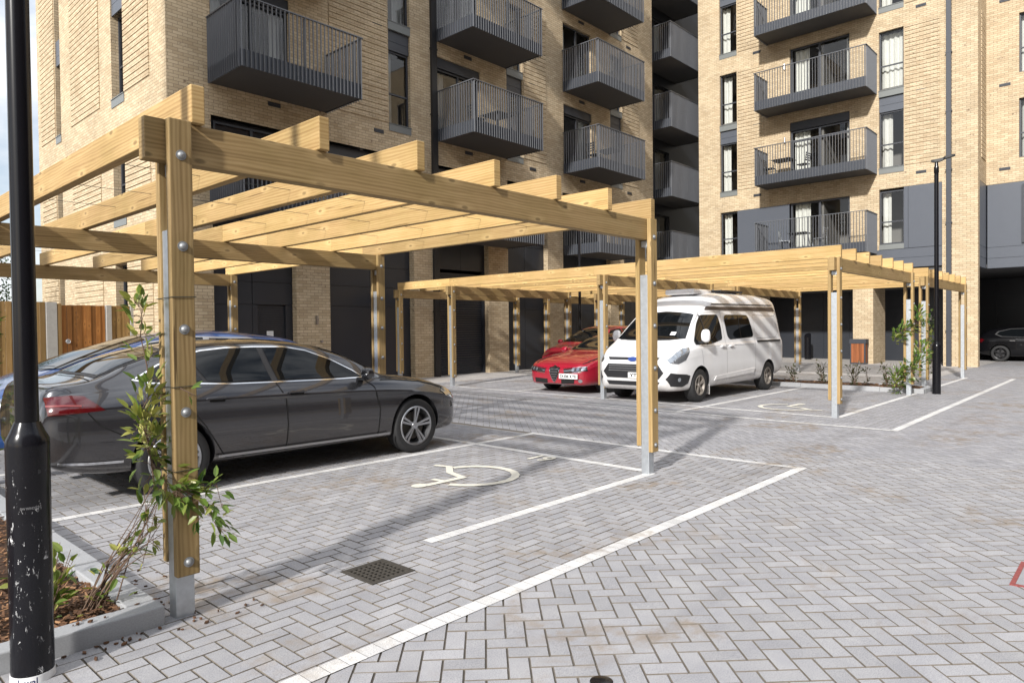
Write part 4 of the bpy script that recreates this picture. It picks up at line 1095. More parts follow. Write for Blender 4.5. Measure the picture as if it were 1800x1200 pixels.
# ------------------------------------------------------------------ lamp columns
m, nt, bb = new_mat('scuffed_black_paint'); p = objco(nt)
mp = N(nt, 'ShaderNodeMapping'); mp.inputs['Scale'].default_value = (1, 1, .38); L(nt, p, mp.inputs['Vector'])
f1 = ramp(nt, noise(nt, 46, 5, .75, mp.outputs['Vector'], .5), [(.615, (0, 0, 0)), (.632, (1, 1, 1))])
f2 = ramp(nt, noise(nt, 9, 4, .6, p), [(.44, (0, 0, 0)), (.54, (1, 1, 1))])
sx = N(nt, 'ShaderNodeSeparateXYZ'); L(nt, p, sx.inputs['Vector'])
lo = ramp(nt, sx.outputs['Z'], [(.0, (1, 1, 1)), (.86, (1, 1, 1)), (.95, (.03, .03, .03))])
ff = mixc(nt, 1, mixc(nt, 1, f1, f2, 'MULTIPLY'), lo, 'MULTIPLY')
L(nt, mixc(nt, ff, mixc(nt, noise(nt, 5, 6, .65, p), (.004, .004, .006), (.011, .011, .014)), (.55, .55, .55)), bb.inputs['Base Color'])
bb.inputs['Roughness'].default_value = .2; bb.inputs['Specular IOR Level'].default_value = .32; bump(nt, bb, noise(nt, 60, 3, .6, p), .06, .002); SCUFF = m
def lamp(label, x, y, h=5.15, headrot=0.0, mat=BLACKPAINT, headlen=.62):
    t = thing('lamp_column', label, 'lamp post', (x, y, gz(x, y)), group='black lamp columns')
    z = gz(x, y); mb = MB()
    mb.lathe([(.083, -.02), (.084, 1.04), (.083, 1.07), (.068, 1.10), (.054, 1.135), (.050, 1.145)], 40, (x, y, z)); mb.build('base', mat, t, smooth=40)
    mb = MB(); mb.lathe([(.0455, 1.14), (.043, h-.35), (.042, h-.30), (.050, h-.29), (.048, h-.18), (.036, h-.14), (.030, h-.05)], 28, (x, y, z)); mb.build('pole', BLACKPAINT, t, smooth=40)
    mb = MB(); c, s_ = math.cos(headrot), math.sin(headrot)
    prof = [(-.10, -.035, .045, .055), (-.04, -.055, .06, .085), (.08, -.05, .065, .10), (.20, -.015, .06, .10), (.26, .03, .055, .13), (.45, .075, .045, .14), (.56, .10, .03, .12)]
    prof = [(a*headlen if a > 0 else a, b_*headlen, hh, w) for a, b_, hh, w in prof]
    for (a0, b0, h0, w0), (a1, b1, h1, w1) in zip(prof, prof[1:]):
        P = []
        for a, bz, hh, w in ((a0, b0, h0, w0), (a1, b1, h1, w1)):
            for sy, sz in ((-1, 0), (1, 0), (.8, 1), (-.8, 1)):
                P.append((x+c*a-s_*sy*w/2, y+s_*a+c*sy*w/2, z+h-.03+bz+sz*hh))
        for f in ((0, 1, 5, 4), (1, 2, 6, 5), (2, 3, 7, 6), (3, 0, 4, 7)): mb.quad([P[i] for i in f])
        if a0 == prof[0][0]: mb.quad([P[i] for i in (3, 2, 1, 0)])
        if a1 == prof[-1][0]: mb.quad([P[i] for i in (4, 5, 6, 7)])
    mb.build('lamp_head', MATTBLACK, t, smooth=45, fix=True)
    return t
LX, LY = .80, 3.665
t = lamp('scuffed black lamp column with scratched paint and a white sticker at its foot, beside the mulched bed', LX, LY, headrot=rad(-60), mat=SCUFF)
mb = MB(); mb.lathe([(.0852, .001), (.0852, .037)], 40, (LX, LY, 0)); mb.build('sticker_band', NOTICE, t, smooth=40)
def wrap_text(name, txt, size, mat, cx, cy, cz, r, ang, fit):
    me = text_mesh(txt, size, .0005, .0004); me.name = name
    xs = [v.co.x for v in me.vertices]; ys = [v.co.y for v in me.vertices]
    for v in me.vertices:
        u = (v.co.x-(max(xs)+min(xs))/2)*fit[0]/(max(xs)-min(xs)); w = (v.co.y-(max(ys)+min(ys))/2)*fit[1]/(max(ys)-min(ys))
        th = ang+u/r; v.co = (r*math.cos(th)+cx, r*math.sin(th)+cy, cz+w)
    me.materials.clear(); me.materials.append(mat)
    o = bpy.data.objects.new(name, me); COL.objects.link(o); o.parent = t; me.transform(Matrix.Translation(-WO[t.name])); return o
face = math.atan2(-LY, -LX)
wrap_text('sticker_writing', 'Loyal', .05, BLUEINK, LX, LY, .008, .0856, face-.25, (.075, .045))
wrap_text('cast_lettering', 'DW WINDSOR', .02, simple('worn_lettering', (.30, .30, .31), .5), LX, LY, .775, .0846, face+.05, (.075, .011))
mb = MB(); th = face+.45; mb.lathe([(.0, .004), (.009, .004), (.010, 0)], 12, (LX+.084*math.cos(th), LY+.084*math.sin(th), .93), 'y'); mb.build('door_lock', BLACKTRIM, t)
lamp('slim black lamp column with a tilted head in front of the sunlit block', 17.55, 3.40, headrot=rad(-75))
lamp('slim black lamp column rising behind the pergola and the red cars', 17.65, 13.25, headrot=rad(-100))

# ------------------------------------------------------------------ litter bin, bollard, balcony furniture
t = thing('litter_bin', 'litter bin with reddish timber slats in a dark metal frame against the brick pier', 'bin', (28.75, 8.18, gz(0, 8)))
z = gz(0, 8); mb = MB()
mb.box(28.58, 28.95, 7.90, 8.46, z, z+.06); mb.box(28.57, 28.96, 7.88, 8.48, z+.80, z+.97)
for x, y in ((28.58, 7.90), (28.58, 8.41), (28.90, 7.90), (28.90, 8.41)): mb.box(x, x+.05, y, y+.05, z+.06, z+.80)
mb.build('frame', ANTH, t, bevel=.006)
mb = MB()
for i in range(5):
    mb.box(28.59, 28.61, 7.955+i*.0915, 7.955+i*.0915+.086, z+.065, z+.795, grain='z')
for i in range(3):
    mb.box(28.635+i*.09, 28.635+i*.09+.085, 7.91, 7.93, z+.065, z+.795, grain='z'); mb.box(28.635+i*.09, 28.635+i*.09+.085, 8.43, 8.45, z+.065, z+.795, grain='z')
mb.build('slats', TEAK, t)
x, y, z = 31.3, 11.0, gz(0, 11); mb = MB(); r = .135; ring0, ring1 = [], []
t = thing('ash_bin', 'black round ash bin post with a slanted top by the dark panels', 'ash bin', (x, y, z))
for j in range(24):
    th = 2*math.pi*j/24; c, s_ = math.cos(th), math.sin(th)
    ring0.append((x+r*c, y+r*s_, z)); ring1.append((x+r*c, y+r*s_, z+1.06+.10*c))
for j in range(24): mb.quad([ring0[j], ring0[(j+1) % 24], ring1[(j+1) % 24], ring1[j]])
mb.build('body', BLACKPAINT, t, smooth=40)
mb = MB(); mb.quad([(x+(p[0]-x)*.98, y+(p[1]-y)*.98, p[2]-.03) for p in ring1]); mb.quad(ring1[:])
mb.build('slanted_lid', BLACKPAINT, t)

def bistro_table(label, x, y, z, r=.38, group=None):
    t = thing('balcony_table', label, 'table', (x, y, z), group=group); mb = MB()
    mb.box(x-r, x+r, y-r, y+r, z+.70, z+.73); mb.build('tabletop', BLACKTRIM, t, bevel=.01)
    for sx in (-1, 1):
        for sy in (-1, 1):
            mb = MB(); mb.tube([(x+sx*(r-.12), y+sy*(r-.12), z+.70), (x+sx*(r-.02), y+sy*(r-.02), z)], .014, 8); mb.build('leg', BLACKTRIM, t)
    return t
def bistro_chair(label, x, y, z, rot, mat=None, group=None):
    mat = mat or BLACKTRIM
    t = thing('balcony_chair', label, 'chair', (x, y, z), rot, group); mb = MB()
    mb.box(-.2, .2, -.2, .2, .43, .455); mb.build('seat', mat, t, bevel=.01, local=True)
    mb = MB()
    for k in range(4): mb.box(-.19, .19, .19+.016*k, .205+.016*k, .55+k*.085, .60+k*.085)
    mb.build('backrest', mat, t, local=True)
    for sx in (-1, 1):
        mb = MB(); mb.tube([(sx*.185, -.18, .43), (sx*.2, -.21, 0)], .012, 7); mb.build('leg', mat, t, local=True)
        mb = MB(); mb.tube([(sx*.185, .24, .88), (sx*.185, .18, .45), (sx*.2, .22, 0)], .012, 7); mb.build('leg', mat, t, local=True)
    return t
zd = lambda k: FL[k]+.262
bistro_table('small black table on the second balcony up of the sunlit block', 28.5, 10.95, zd(1))
bistro_chair('black slatted chair by the rail end of the second balcony of the sunlit block', 28.45, 11.5, zd(1), rad(0))
bistro_chair('black slatted chair by the glass door on the second balcony of the sunlit block', 28.6, 10.2, zd(1), rad(170))
bistro_table('small black table on the lowest balcony of the sunlit block', 28.45, 10.3, zd(0), .36)
bistro_chair('grey slatted chair left of the table on the lowest sunlit balcony', 28.4, 10.85, zd(0), rad(10), GALV)
bistro_chair('grey slatted chair by the door on the lowest sunlit balcony', 28.55, 9.55, zd(0), rad(175), GALV)
bistro_table('dark table on the shaded middle balcony beside the black downpipe', 16.0, 15.2, zd(1))
bistro_chair('dark slatted chair beside the table on the balcony next to the downpipe', 15.2, 15.3, zd(1), rad(80))
bistro_table('dark table on the shaded balcony farthest along the long front', 22.2, 15.2, zd(1))
bistro_chair('dark slatted chair on the shaded balcony farthest along the long front', 21.4, 15.3, zd(1), rad(80))

# ------------------------------------------------------------------ vehicles
def pchip(pts):
    xs = np.array([p[0] for p in pts], float); ys = np.array([p[1] for p in pts], float)
    if xs[0] > xs[-1]: xs, ys = xs[::-1], ys[::-1]
    h = np.diff(xs); dl = np.diff(ys)/h; m = np.zeros_like(xs)
    m[0], m[-1] = dl[0], dl[-1]
    for i in range(1, len(xs)-1):
        if dl[i-1]*dl[i] > 0:
            w1, w2 = 2*h[i]+h[i-1], h[i]+2*h[i-1]; m[i] = (w1+w2)/(w1/dl[i-1]+w2/dl[i])
    def f(x):
        x = min(max(x, xs[0]), xs[-1]); i = min(int(np.searchsorted(xs, x, 'right'))-1, len(xs)-2); t = (x-xs[i])/h[i]
        return float((1+2*t)*(1-t)**2*ys[i]+t*(1-t)**2*h[i]*m[i]+t*t*(3-2*t)*ys[i+1]+t*t*(t-1)*h[i]*m[i+1])
    return f
def car_shell(name, sp, paint, parent):
    """lofts the shell from its plan, profile and shoulder curves, smooths it and cuts the wheel arches"""
    top, bel, bot, wid, roofw, crown = (pchip(sp[k]) for k in ('top', 'belt', 'bottom', 'width', 'roofw', 'crown'))
    xs = sp['stations']; V, F = [], []; n = None
    for x in xs:
        zt, zs, zb, w, wt, cr = top(x), bel(x), bot(x), wid(x), roofw(x), crown(x)
        zs = min(zs, zt-.012); ze = max(zt-cr, zs+.006); wt = min(wt, w-.03)
        H = zs-zb; k = sp.get('shoulder', .45)*min(1, H/.6)
        half = [(0, zb+.01), (w*.6, zb+.005), (w-.085, zb), (w-.028, zb+H*.10), (w-.004, zb+H*.30), (w, zb+H*.52), (w-.014*k, zb+H*.735), (w+.002*k, zb+H*.80), (w-.032*k, zb+H*.90), (w-.072*k, zb+H*.975), (w-.012-.078*k, zs)]
        b0 = w-.022-.082*k
        for t in (.10, .5, .92): half.append((b0+(wt-b0)*t+.008*math.sin(math.pi*t)*min(1, (ze-zs)*3), zs+(ze-zs)*t))
        half += [(wt-.03, ze+cr*.22), (wt*.84, ze+cr*.58), (wt*.45, ze+cr*.90), (0, zt)]
        ring = [(x, y, z) for y, z in half]+[(x, -y, z) for y, z in half[-2:0:-1]]
        n = len(ring); V += ring
    m = len(xs)
    for i in range(m-1):
        for j in range(n):
            j2 = (j+1) % n; F.append((i*n+j, i*n+j2, (i+1)*n+j2, (i+1)*n+j))
    F.append(tuple(range(n-1, -1, -1))); F.append(tuple(range((m-1)*n, m*n)))
    me = bpy.data.meshes.new(name); me.from_pydata(V, [], F)
    bm = bmesh.new(); bm.from_mesh(me); bmesh.ops.recalc_face_normals(bm, faces=bm.faces)
    cl = bm.edges.layers.float.get('crease_edge') or bm.edges.layers.float.new('crease_edge')
    bm.verts.ensure_lookup_table()
    nh = 18
    for e in bm.edges:
        a, b = e.verts[0].index, e.verts[1].index
        if abs(a-b) == n and a % n in (7, n-7): e[cl] = sp.get('crease', .55)
        if abs(a-b) == n and a % n in (10, n-10): e[cl] = .35
    bm.to_mesh(me); bm.free()
    me.materials.append(paint); me.materials.append(BLACKTRIM)
    o = bpy.data.objects.new(name, me); COL.objects.link(o)
    s = o.modifiers.new('s', 'SUBSURF'); s.levels = s.render_levels = 2
    cut = MB()
    for ax in sp['axles']:
        for sd in (-1, 1):
            R = sp['arch']; y0 = sp['track']-.36; y1 = sp['track']+.30; c = MB()
            prof = [(R*.98, y0), (R, y1)] if sd > 0 else [(R, -y1), (R*.98, -y0)]
            cut.lathe(prof, 40, (ax, 0, sp['R']+.015), 'y')
    co = cut.build('cutter', [paint, BLACKTRIM], fix=True); co.data.polygons.foreach_set('material_index', np.ones(len(co.data.polygons), dtype=np.int32))
    b = o.modifiers.new('b', 'BOOLEAN'); b.operation = 'DIFFERENCE'; b.object = co; b.solver = 'EXACT'
    dg = bpy.context.evaluated_depsgraph_get(); dg.update()
    ev = o.evaluated_get(dg); me2 = bpy.data.meshes.new_from_object(ev); me2.name = name
    bvh_src = me2
    o.modifiers.clear(); o.data = me2; bpy.data.objects.remove(co)
    me2.polygons.foreach_set('use_smooth', np.ones(len(me2.polygons), dtype=bool)); me2.set_sharp_from_angle(angle=rad(38))
    bmv = bmesh.new(); bmv.from_mesh(me2); bvh = BVHTree.FromBMesh(bmv); bmv.free()
    o.parent = parent
    return o, bvh

def decal(bvh, name, poly, axis, mat, parent, eps=.006, d=.06, side=1, smooth=True, shade=None):
    """a patch cut to an outline and laid on the shell: axis 'y' = side view (x, z); 'x' = front view (y, z); 'z' = top view (x, y)"""
    bm = bmesh.new()
    for pl in (poly if isinstance(poly[0][0], (list, tuple)) else [poly]):
        vs_ = []
        for p in pl:
            vs_.append(bm.verts.new({'y': (p[0], 0, p[1]), 'x': (0, p[0], p[1]), 'z': (p[0], p[1], 0)}[axis]))
        try: bm.faces.new(vs_)
        except ValueError: pass
    ia, ib = {'y': (0, 2), 'x': (1, 2), 'z': (0, 1)}[axis]
    for ii in (ia, ib):
        cs = [v.co[ii] for v in bm.verts]; lo, hi = min(cs), max(cs)
        k = math.ceil(lo/d)
        while k*d < hi:
            co = Vector((0, 0, 0)); co[ii] = k*d; no = Vector((0, 0, 0)); no[ii] = 1
            bmesh.ops.bisect_plane(bm, geom=bm.verts[:]+bm.edges[:]+bm.faces[:], plane_co=co, plane_no=no); k += 1
    dirn = {'y': Vector((0, -side, 0)), 'x': Vector((-side, 0, 0)), 'z': Vector((0, 0, -1))}[axis]
    for v in bm.verts:
        o = v.co.copy()
        if axis == 'y': o.y = side*3
        elif axis == 'x': o.x = side*5
        else: o.z = 5
        h, nr, i, ds = bvh.ray_cast(o, dirn)
        if h is None:
            h, nr, i, ds = bvh.find_nearest(o+dirn*(4.0 if axis == 'z' else 2.2))
        nn = nr if nr.dot(dirn) < 0 else -nr
        v.co = h+nn*eps-dirn*eps*.3
    bmesh.ops.recalc_face_normals(bm, faces=bm.faces)
    if bm.faces:
        bm.faces.ensure_lookup_table(); acc = Vector((0, 0, 0))
        for f in bm.faces: acc += f.normal*f.calc_area()
        if acc.dot(dirn) > 0: bmesh.ops.reverse_faces(bm, faces=bm.faces)
    me = bpy.data.meshes.new(name); bm.to_mesh(me); bm.free(); me.materials.append(mat)
    if smooth: me.polygons.foreach_set('use_smooth', np.ones(len(me.polygons), dtype=bool))
    o = bpy.data.objects.new(name, me); COL.objects.link(o); o.parent = parent
    return o
def band(pts, w):
    """outline of a line of width w, as separate quads"""
    out = []
    P = [Vector((p[0], p[1])) for p in pts]
    nrm = []
    for i in range(len(P)):
        t = (P[min(i+1, len(P)-1)]-P[max(i-1, 0)]).normalized(); nrm.append(Vector((-t.y, t.x))*w/2)
    for i in range(len(P)-1):
        out.append([tuple(P[i]+nrm[i]), tuple(P[i]-nrm[i]), tuple(P[i+1]-nrm[i+1]), tuple(P[i+1]+nrm[i+1])])
    return out
def smooth_poly(pts, n=6, closed=True):
    """rounds the corners of an outline"""
    out = []; m = len(pts)
    for i in range(m):
        a, b, c = Vector(pts[i-1]), Vector(pts[i]), Vector(pts[(i+1) % m])
        r = min((b-a).length, (c-b).length)*.28
        p, q = b+(a-b).normalized()*r, b+(c-b).normalized()*r
        for k in range(n+1):
            t = k/n; out.append(tuple(p*(1-t)**2+b*2*t*(1-t)+q*t*t))
    return out
def wheel(parent, x, y, sd, R, W, rr, nsp, rim_mat, style='twin', steer=0.0):
    mb = MB(); o = (x, y, R); h = W/2
    mb.lathe([(rr-.012, -h+.015), (R-.035, -h), (R-.010, -h+.018), (R, -h+.05), (R, h-.05), (R-.010, h-.018), (R-.035, h), (rr-.012, h-.015)], 48, o, 'y', closed=True)
    t = mb.build('wheel', RUBBER, parent, smooth=50, local=True, fix=True)
    mb = MB(); yo = sd*h
    f = lambda v: sd*(h-v)
    prof = [(rr, f(.012)), (rr-.006, f(.006)), (rr-.022, f(.010)), (rr-.03, f(.05)), (rr-.035, f(.16))]
    mb.lathe(prof if sd < 0 else prof[::-1], 48, o, 'y', cap=False)
    n = nsp
    for i in range(n):
        a = 2*math.pi*i/n+.2
        offs = ((-.5, 1), (.5, 1)) if style == 'twin' else ((0, 1),)
        for q, _ in offs:
            wi, wo_ = (.018, .030) if style == 'twin' else (.036, .060)
            da_i = q*.34; da_o = q*.30
            pts = []
            for r, da, ww in ((.04, da_i*1.1, wi), (rr-.02, da_o*.85, wo_)):
                c = Vector((math.cos(a+da), 0, math.sin(a+da))); s_ = Vector((-math.sin(a+da), 0, math.cos(a+da)))
                pts.append((c*r, s_*ww*.5))
            (c0, s0), (c1, s1) = pts
            O = Vector(o)
            P = [O+c0-s0+Vector((0, f(.035), 0)), O+c1-s1+Vector((0, f(.016), 0)), O+c1+s1+Vector((0, f(.016), 0)), O+c0+s0+Vector((0, f(.035), 0))]
            mb.prism(P, (0, -sd*.03, 0))
    mb.lathe([(0, f(.026)), (.042, f(.028)), (.052, f(.05))] if sd < 0 else [(.052, f(.05)), (.042, f(.028)), (0, f(.026))], 24, o, 'y')
    mb.build('rim', rim_mat, t, smooth=35, local=True, fix=True)
    mb = MB(); mb.lathe([(0, f(.085)), (rr*.68, f(.085)), (rr*.68, f(.10))], 32, o, 'y'); mb.build('brake_disc', IRON if rim_mat is not DARKALLOY else BLACKTRIM, t, smooth=40, local=True, fix=True)
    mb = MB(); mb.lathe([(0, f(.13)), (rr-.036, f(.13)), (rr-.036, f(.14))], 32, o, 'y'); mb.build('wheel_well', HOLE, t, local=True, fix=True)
    return t
def solid(parent, name, mat, fn, smooth=None, bevel=0, sub=0):
    mb = MB(); fn(mb); o = mb.build(name, mat, parent, smooth=smooth, bevel=bevel, local=True, fix=True)
    if sub:
        s = o.modifiers.new('s', 'SUBSURF'); s.levels = s.render_levels = sub
        o.data.polygons.foreach_set('use_smooth', np.ones(len(o.data.polygons), dtype=bool))
    return o
def mirror_part(parent, x, y, z, sd, paint, big=False):
    s = 1.1 if big else 1.0; hz = 1.75 if big else 1.0
    def fn(mb):
        prof = [(-.055, .05), (-.045, .085), (.0, .095), (.05, .075), (.085, .03)]
        k0 = None
        for yy, sc in ((0, .75), (.05, 1.0), (.13, 1.0), (.19, .72)):
            k = len(mb.v)
            for px, pz in ((-.06, -.07), (-.06, .065), (.02, .075), (.075, .02), (.06, -.06), (.0, -.075)):
                mb.v.append((x+px*sc*s, y+sd*yy*s*.9, z+pz*sc*s*hz))
            if k0 is not None:
                for j in range(6):
                    mb.f.append((k0+j, k0+(j+1) % 6, k+(j+1) % 6, k+j)); mb.uv += [(0, 0)]*4; mb.col.append((.5,)*3); mb.m.append(0)
            else:
                mb.f.append(tuple(range(k, k+6))); mb.uv += [(0, 0)]*6; mb.col.append((.5,)*3); mb.m.append(0)
            k0 = k
        mb.f.append(tuple(range(k0, k0+6))); mb.uv += [(0, 0)]*6; mb.col.append((.5,)*3); mb.m.append(0)
    m = solid(parent, 'wing_mirror', paint, fn, sub=2)
    def ft(mb): mb.box(x-.03, x+.05, min(y-sd*.10, y+sd*.05), max(y-sd*.10, y+sd*.05), z-.085*hz*s, z-.055*hz*s)
    solid(m, 'mirror_arm', BLACKTRIM, ft)
    return m
def plate(parent, txt, x, y, z, sd, tilt=0.0, w=.52, h=.112, yellow=False):
    """sd = +1 faces the nose (+x), -1 the tail"""
    o = solid(parent, 'number_plate', PLATE, lambda mb: mb.box(x-.008, x+.008, y-w/2, y+w/2, z-h/2, z+h/2))
    mt = Matrix.Translation((x+sd*.0095, y, z)) @ Matrix.Rotation(rad(90*sd), 4, 'Z') @ Matrix.Rotation(rad(90), 4, 'X')
    text_part('plate_lettering', txt, .1, PLATETEXT, o, mt, bold=.0032, fit=(w*.88, h*.66))
    return o
def steer(lx, hx, steps):  return [lx+(hx-lx)*i/steps for i in range(steps+1)]

def add_wheels(car, sp, rr, nsp, mat, style='twin', W=.235):
    for ax in sp['axles']:
        for sd in (-1, 1): wheel(car, ax, sd*(sp['track']-W/2+.008), sd, sp['R'], W, rr, nsp, mat, style)

def both(fn):
    for sd in (-1, 1): fn(sd)

# ---- dark grey saloon
SX, SY = 3.98, 7.55
car = thing('saloon_car', 'dark grey metallic saloon car parked alongside the empty disabled bay under the nearer pergola', 'car', (SX, SY, gz(0, SY)*.7))
sp = dict(stations=[-2.40, -2.392, -2.37, -2.32, -2.24, -2.1, -1.98, -1.85, -1.7, -1.5, -1.25, -1.0, -.7, -.4, -.1, .2, .45, .7, .9, 1.1, 1.3, 1.55, 1.8, 2.0, 2.15, 2.26, 2.34, 2.385, 2.40],
          top=[(-2.40, .84), (-2.385, 1.0), (-2.33, 1.075), (-2.2, 1.098), (-2.02, 1.125), (-1.90, 1.165), (-1.67, 1.28), (-1.3, 1.38), (-.87, 1.435), (-.4, 1.448), (0, 1.435), (.35, 1.37), (.65, 1.275), (.95, 1.115), (1.18, .99), (1.4, .955), (1.75, .895), (2.05, .82), (2.26, .73), (2.36, .64), (2.40, .56)],
          belt=[(-2.40, .80), (-2.36, .96), (-2.2, .99), (-1.9, 1.0), (-1.2, 1.02), (0, .99), (.75, .96), (1.3, .92), (1.8, .85), (2.1, .77), (2.3, .66), (2.40, .52)],
          bottom=[(-2.40, .50), (-2.34, .37), (-2.15, .30), (-1.7, .25), (-1.0, .22), (1.0, .22), (1.9, .22), (2.3, .235), (2.40, .34)],
          width=[(-2.40, .74), (-2.37, .79), (-2.28, .855), (-2.05, .90), (-1.3, .918), (1.3, .918), (1.8, .905), (2.08, .85), (2.26, .76), (2.36, .64), (2.40, .50)],
          roofw=[(-2.40, .62), (-2.25, .74), (-2.0, .74), (-1.85, .70), (-1.5, .61), (-.8, .585), (.2, .59), (.6, .64), (1.1, .74), (1.3, .76), (1.9, .72), (2.2, .62), (2.40, .42)],
          crown=[(-2.4, .03), (-2.0, .045), (-1.5, .07), (-1.0, .085), (0, .085), (.5, .08), (1.0, .06), (1.6, .06), (2.2, .05), (2.4, .03)],
          axles=(-1.38, 1.50), track=.905, R=.335, arch=.378, shoulder=1.0, crease=.75)
body, bvh = car_shell('body', sp, SEDANPAINT, car)
add_wheels(car, sp, .243, 5, ALLOY)
def sedan_side(sd):
    front = [(-.30, 1.005), (-.335, 1.20), (-.355, 1.335), (-.1, 1.33), (.15, 1.285), (.42, 1.18), (.66, 1.045), (.76, .985), (.55, .985)]
    rear = [(-.375, 1.005), (-.41, 1.20), (-.425, 1.338), (-.7, 1.336), (-.95, 1.318), (-1.12, 1.29), (-1.10, 1.17), (-1.03, 1.03), (-.8, 1.015)]
    qtr = [(-1.075, 1.035), (-1.15, 1.17), (-1.165, 1.275), (-1.40, 1.205), (-1.62, 1.10), (-1.54, 1.065)]
    trim = [(.80, .965), (.68, 1.06), (.43, 1.198), (.15, 1.306), (-.1, 1.353), (-.45, 1.361), (-.75, 1.358), (-1.0, 1.337), (-1.2, 1.297), (-1.44, 1.215), (-1.70, 1.085), (-1.55, 1.045), (-.8, .995), (-.3, .982), (.3, .970)]
    decal(bvh, 'window_trim', trim, 'y', CHROME, body, .003, side=sd)
    inner = [(.775, .978), (.665, 1.052), (.425, 1.187), (.15, 1.294), (-.1, 1.341), (-.45, 1.349), (-.75, 1.346), (-1.0, 1.325), (-1.19, 1.285), (-1.43, 1.205), (-1.66, 1.092), (-1.54, 1.058), (-.8, 1.008), (-.3, .996), (.3, .982)]
    decal(bvh, 'window_surround', inner, 'y', BLACKTRIM, body, .006, side=sd)
    for nm, pl in (('side_window', front), ('side_window', rear), ('quarter_window', qtr)): decal(bvh, nm, pl, 'y', CARGLASS, car, .011, side=sd, d=.05)
    for ln in ([(-.335, .985), (-.25, .80), (-.235, .55), (-.25, .285)], [(.76, .955), (.88, .86), (.95, .60), (.93, .28)], [(-1.22, .99), (-1.24, .80), (-1.10, .62), (-.98, .42), (-.90, .285)], [(-.90, .285), (.93, .275)], [(1.00, .93), (1.20, .92), (1.6, .875), (1.95, .79), (2.1, .72)], [(-2.2, .98), (-2.0, .72), (-1.80, .60)]): decal(bvh, 'shut_line', band(ln, .011), 'y', HOLE, body, .0025, side=sd, d=.08)
    for hx in (-.98, .02-.14):
        decal(bvh, 'handle_recess', smooth_poly([(hx-.075, .885), (hx+.075, .88), (hx+.075, .835), (hx-.075, .84)]), 'y', HOLE, body, .003, side=sd, d=.03)
        y = sd*.905
        solid(body, 'door_handle', SEDANPAINT, lambda mb: mb.box(hx-.11, hx+.08, min(y, y+sd*.03), max(y, y+sd*.03), .862, .888), bevel=.01)
    solid(body, 'sill_trim', SATINTRIM, lambda mb: mb.prism([(-.98, sd*.908, .318), (1.08, sd*.908, .302), (1.08, sd*.908, .280), (-.98, sd*.908, .296)], (0, sd*.012, 0)))
    decal(bvh, 'bumper_trim', band([(-1.82, .385), (-2.1, .40), (-2.30, .42)], .022), 'y', CHROME, body, .008, side=sd)
    decal(bvh, 'tail_light', [(-2.36, .975), (-2.2, .985), (-2.10, .975), (-1.96, .85), (-2.36, .83)], 'y', REDLAMP, car, .006, side=sd, d=.03)
    decal(bvh, 'light_stripe', band([(-2.36, .905), (-2.25, .905), (-2.13, .895)], .014), 'y', simple('pale_red_lens', (.22, .05, .05), .25), car, .010, side=sd, d=.03)
    decal(bvh, 'headlight', [(1.93, .74), (2.0, .775), (2.24, .70), (2.30, .62), (2.18, .625), (2.03, .665)], 'y', LENS, car, .006, side=sd, d=.03)
    mirror_part(car, .72, sd*.91, 1.03, sd, SEDANPAINT)
both(sedan_side)
decal(bvh, 'windscreen', [(.44, -.53), (.36, 0), (.44, .53), (.75, .61), (1.03, .67), (1.13, .35), (1.15, 0), (1.13, -.35), (1.03, -.67), (.75, -.61)], 'z', CARGLASS, car, .006)
decal(bvh, 'window_surround', [(-1.31, -.53), (-1.29, 0), (-1.31, .53), (-1.65, .61), (-1.97, .64), (-2.0, 0), (-1.97, -.64), (-1.65, -.61)], 'z', BLACKTRIM, body, .003)
for ln in ([(-2.02, -.70), (-2.04, 0), (-2.02, .70)], [(-2.02, .70), (-2.34, .66)], [(-2.02, -.70), (-2.34, -.66)], [(1.20, -.68), (1.29, 0), (1.20, .68)]): decal(bvh, 'shut_line', band(ln, .010), 'z', HOLE, body, .003)
decal(bvh, 'rear_window', [(-1.36, -.50), (-1.34, 0), (-1.36, .50), (-1.65, .57), (-1.93, .60), (-1.96, 0), (-1.93, -.60), (-1.65, -.57)], 'z', CARGLASS, car, .006)
decal(bvh, 'grille', [(-.58, .63), (.58, .63), (.50, .50), (-.50, .50)], 'x', BLACKTRIM, car, .006)
decal(bvh, 'grille_bar', band([(-.57, .59), (.57, .59)], .018)+band([(-.53, .54), (.53, .54)], .014), 'x', CHROME, car, .012)
solid(car, 'exhaust_trim', CHROME, lambda mb: (mb.box(-2.38, -2.33, .45, .62, .335, .375), mb.box(-2.38, -2.33, -.62, -.45, .335, .375)))

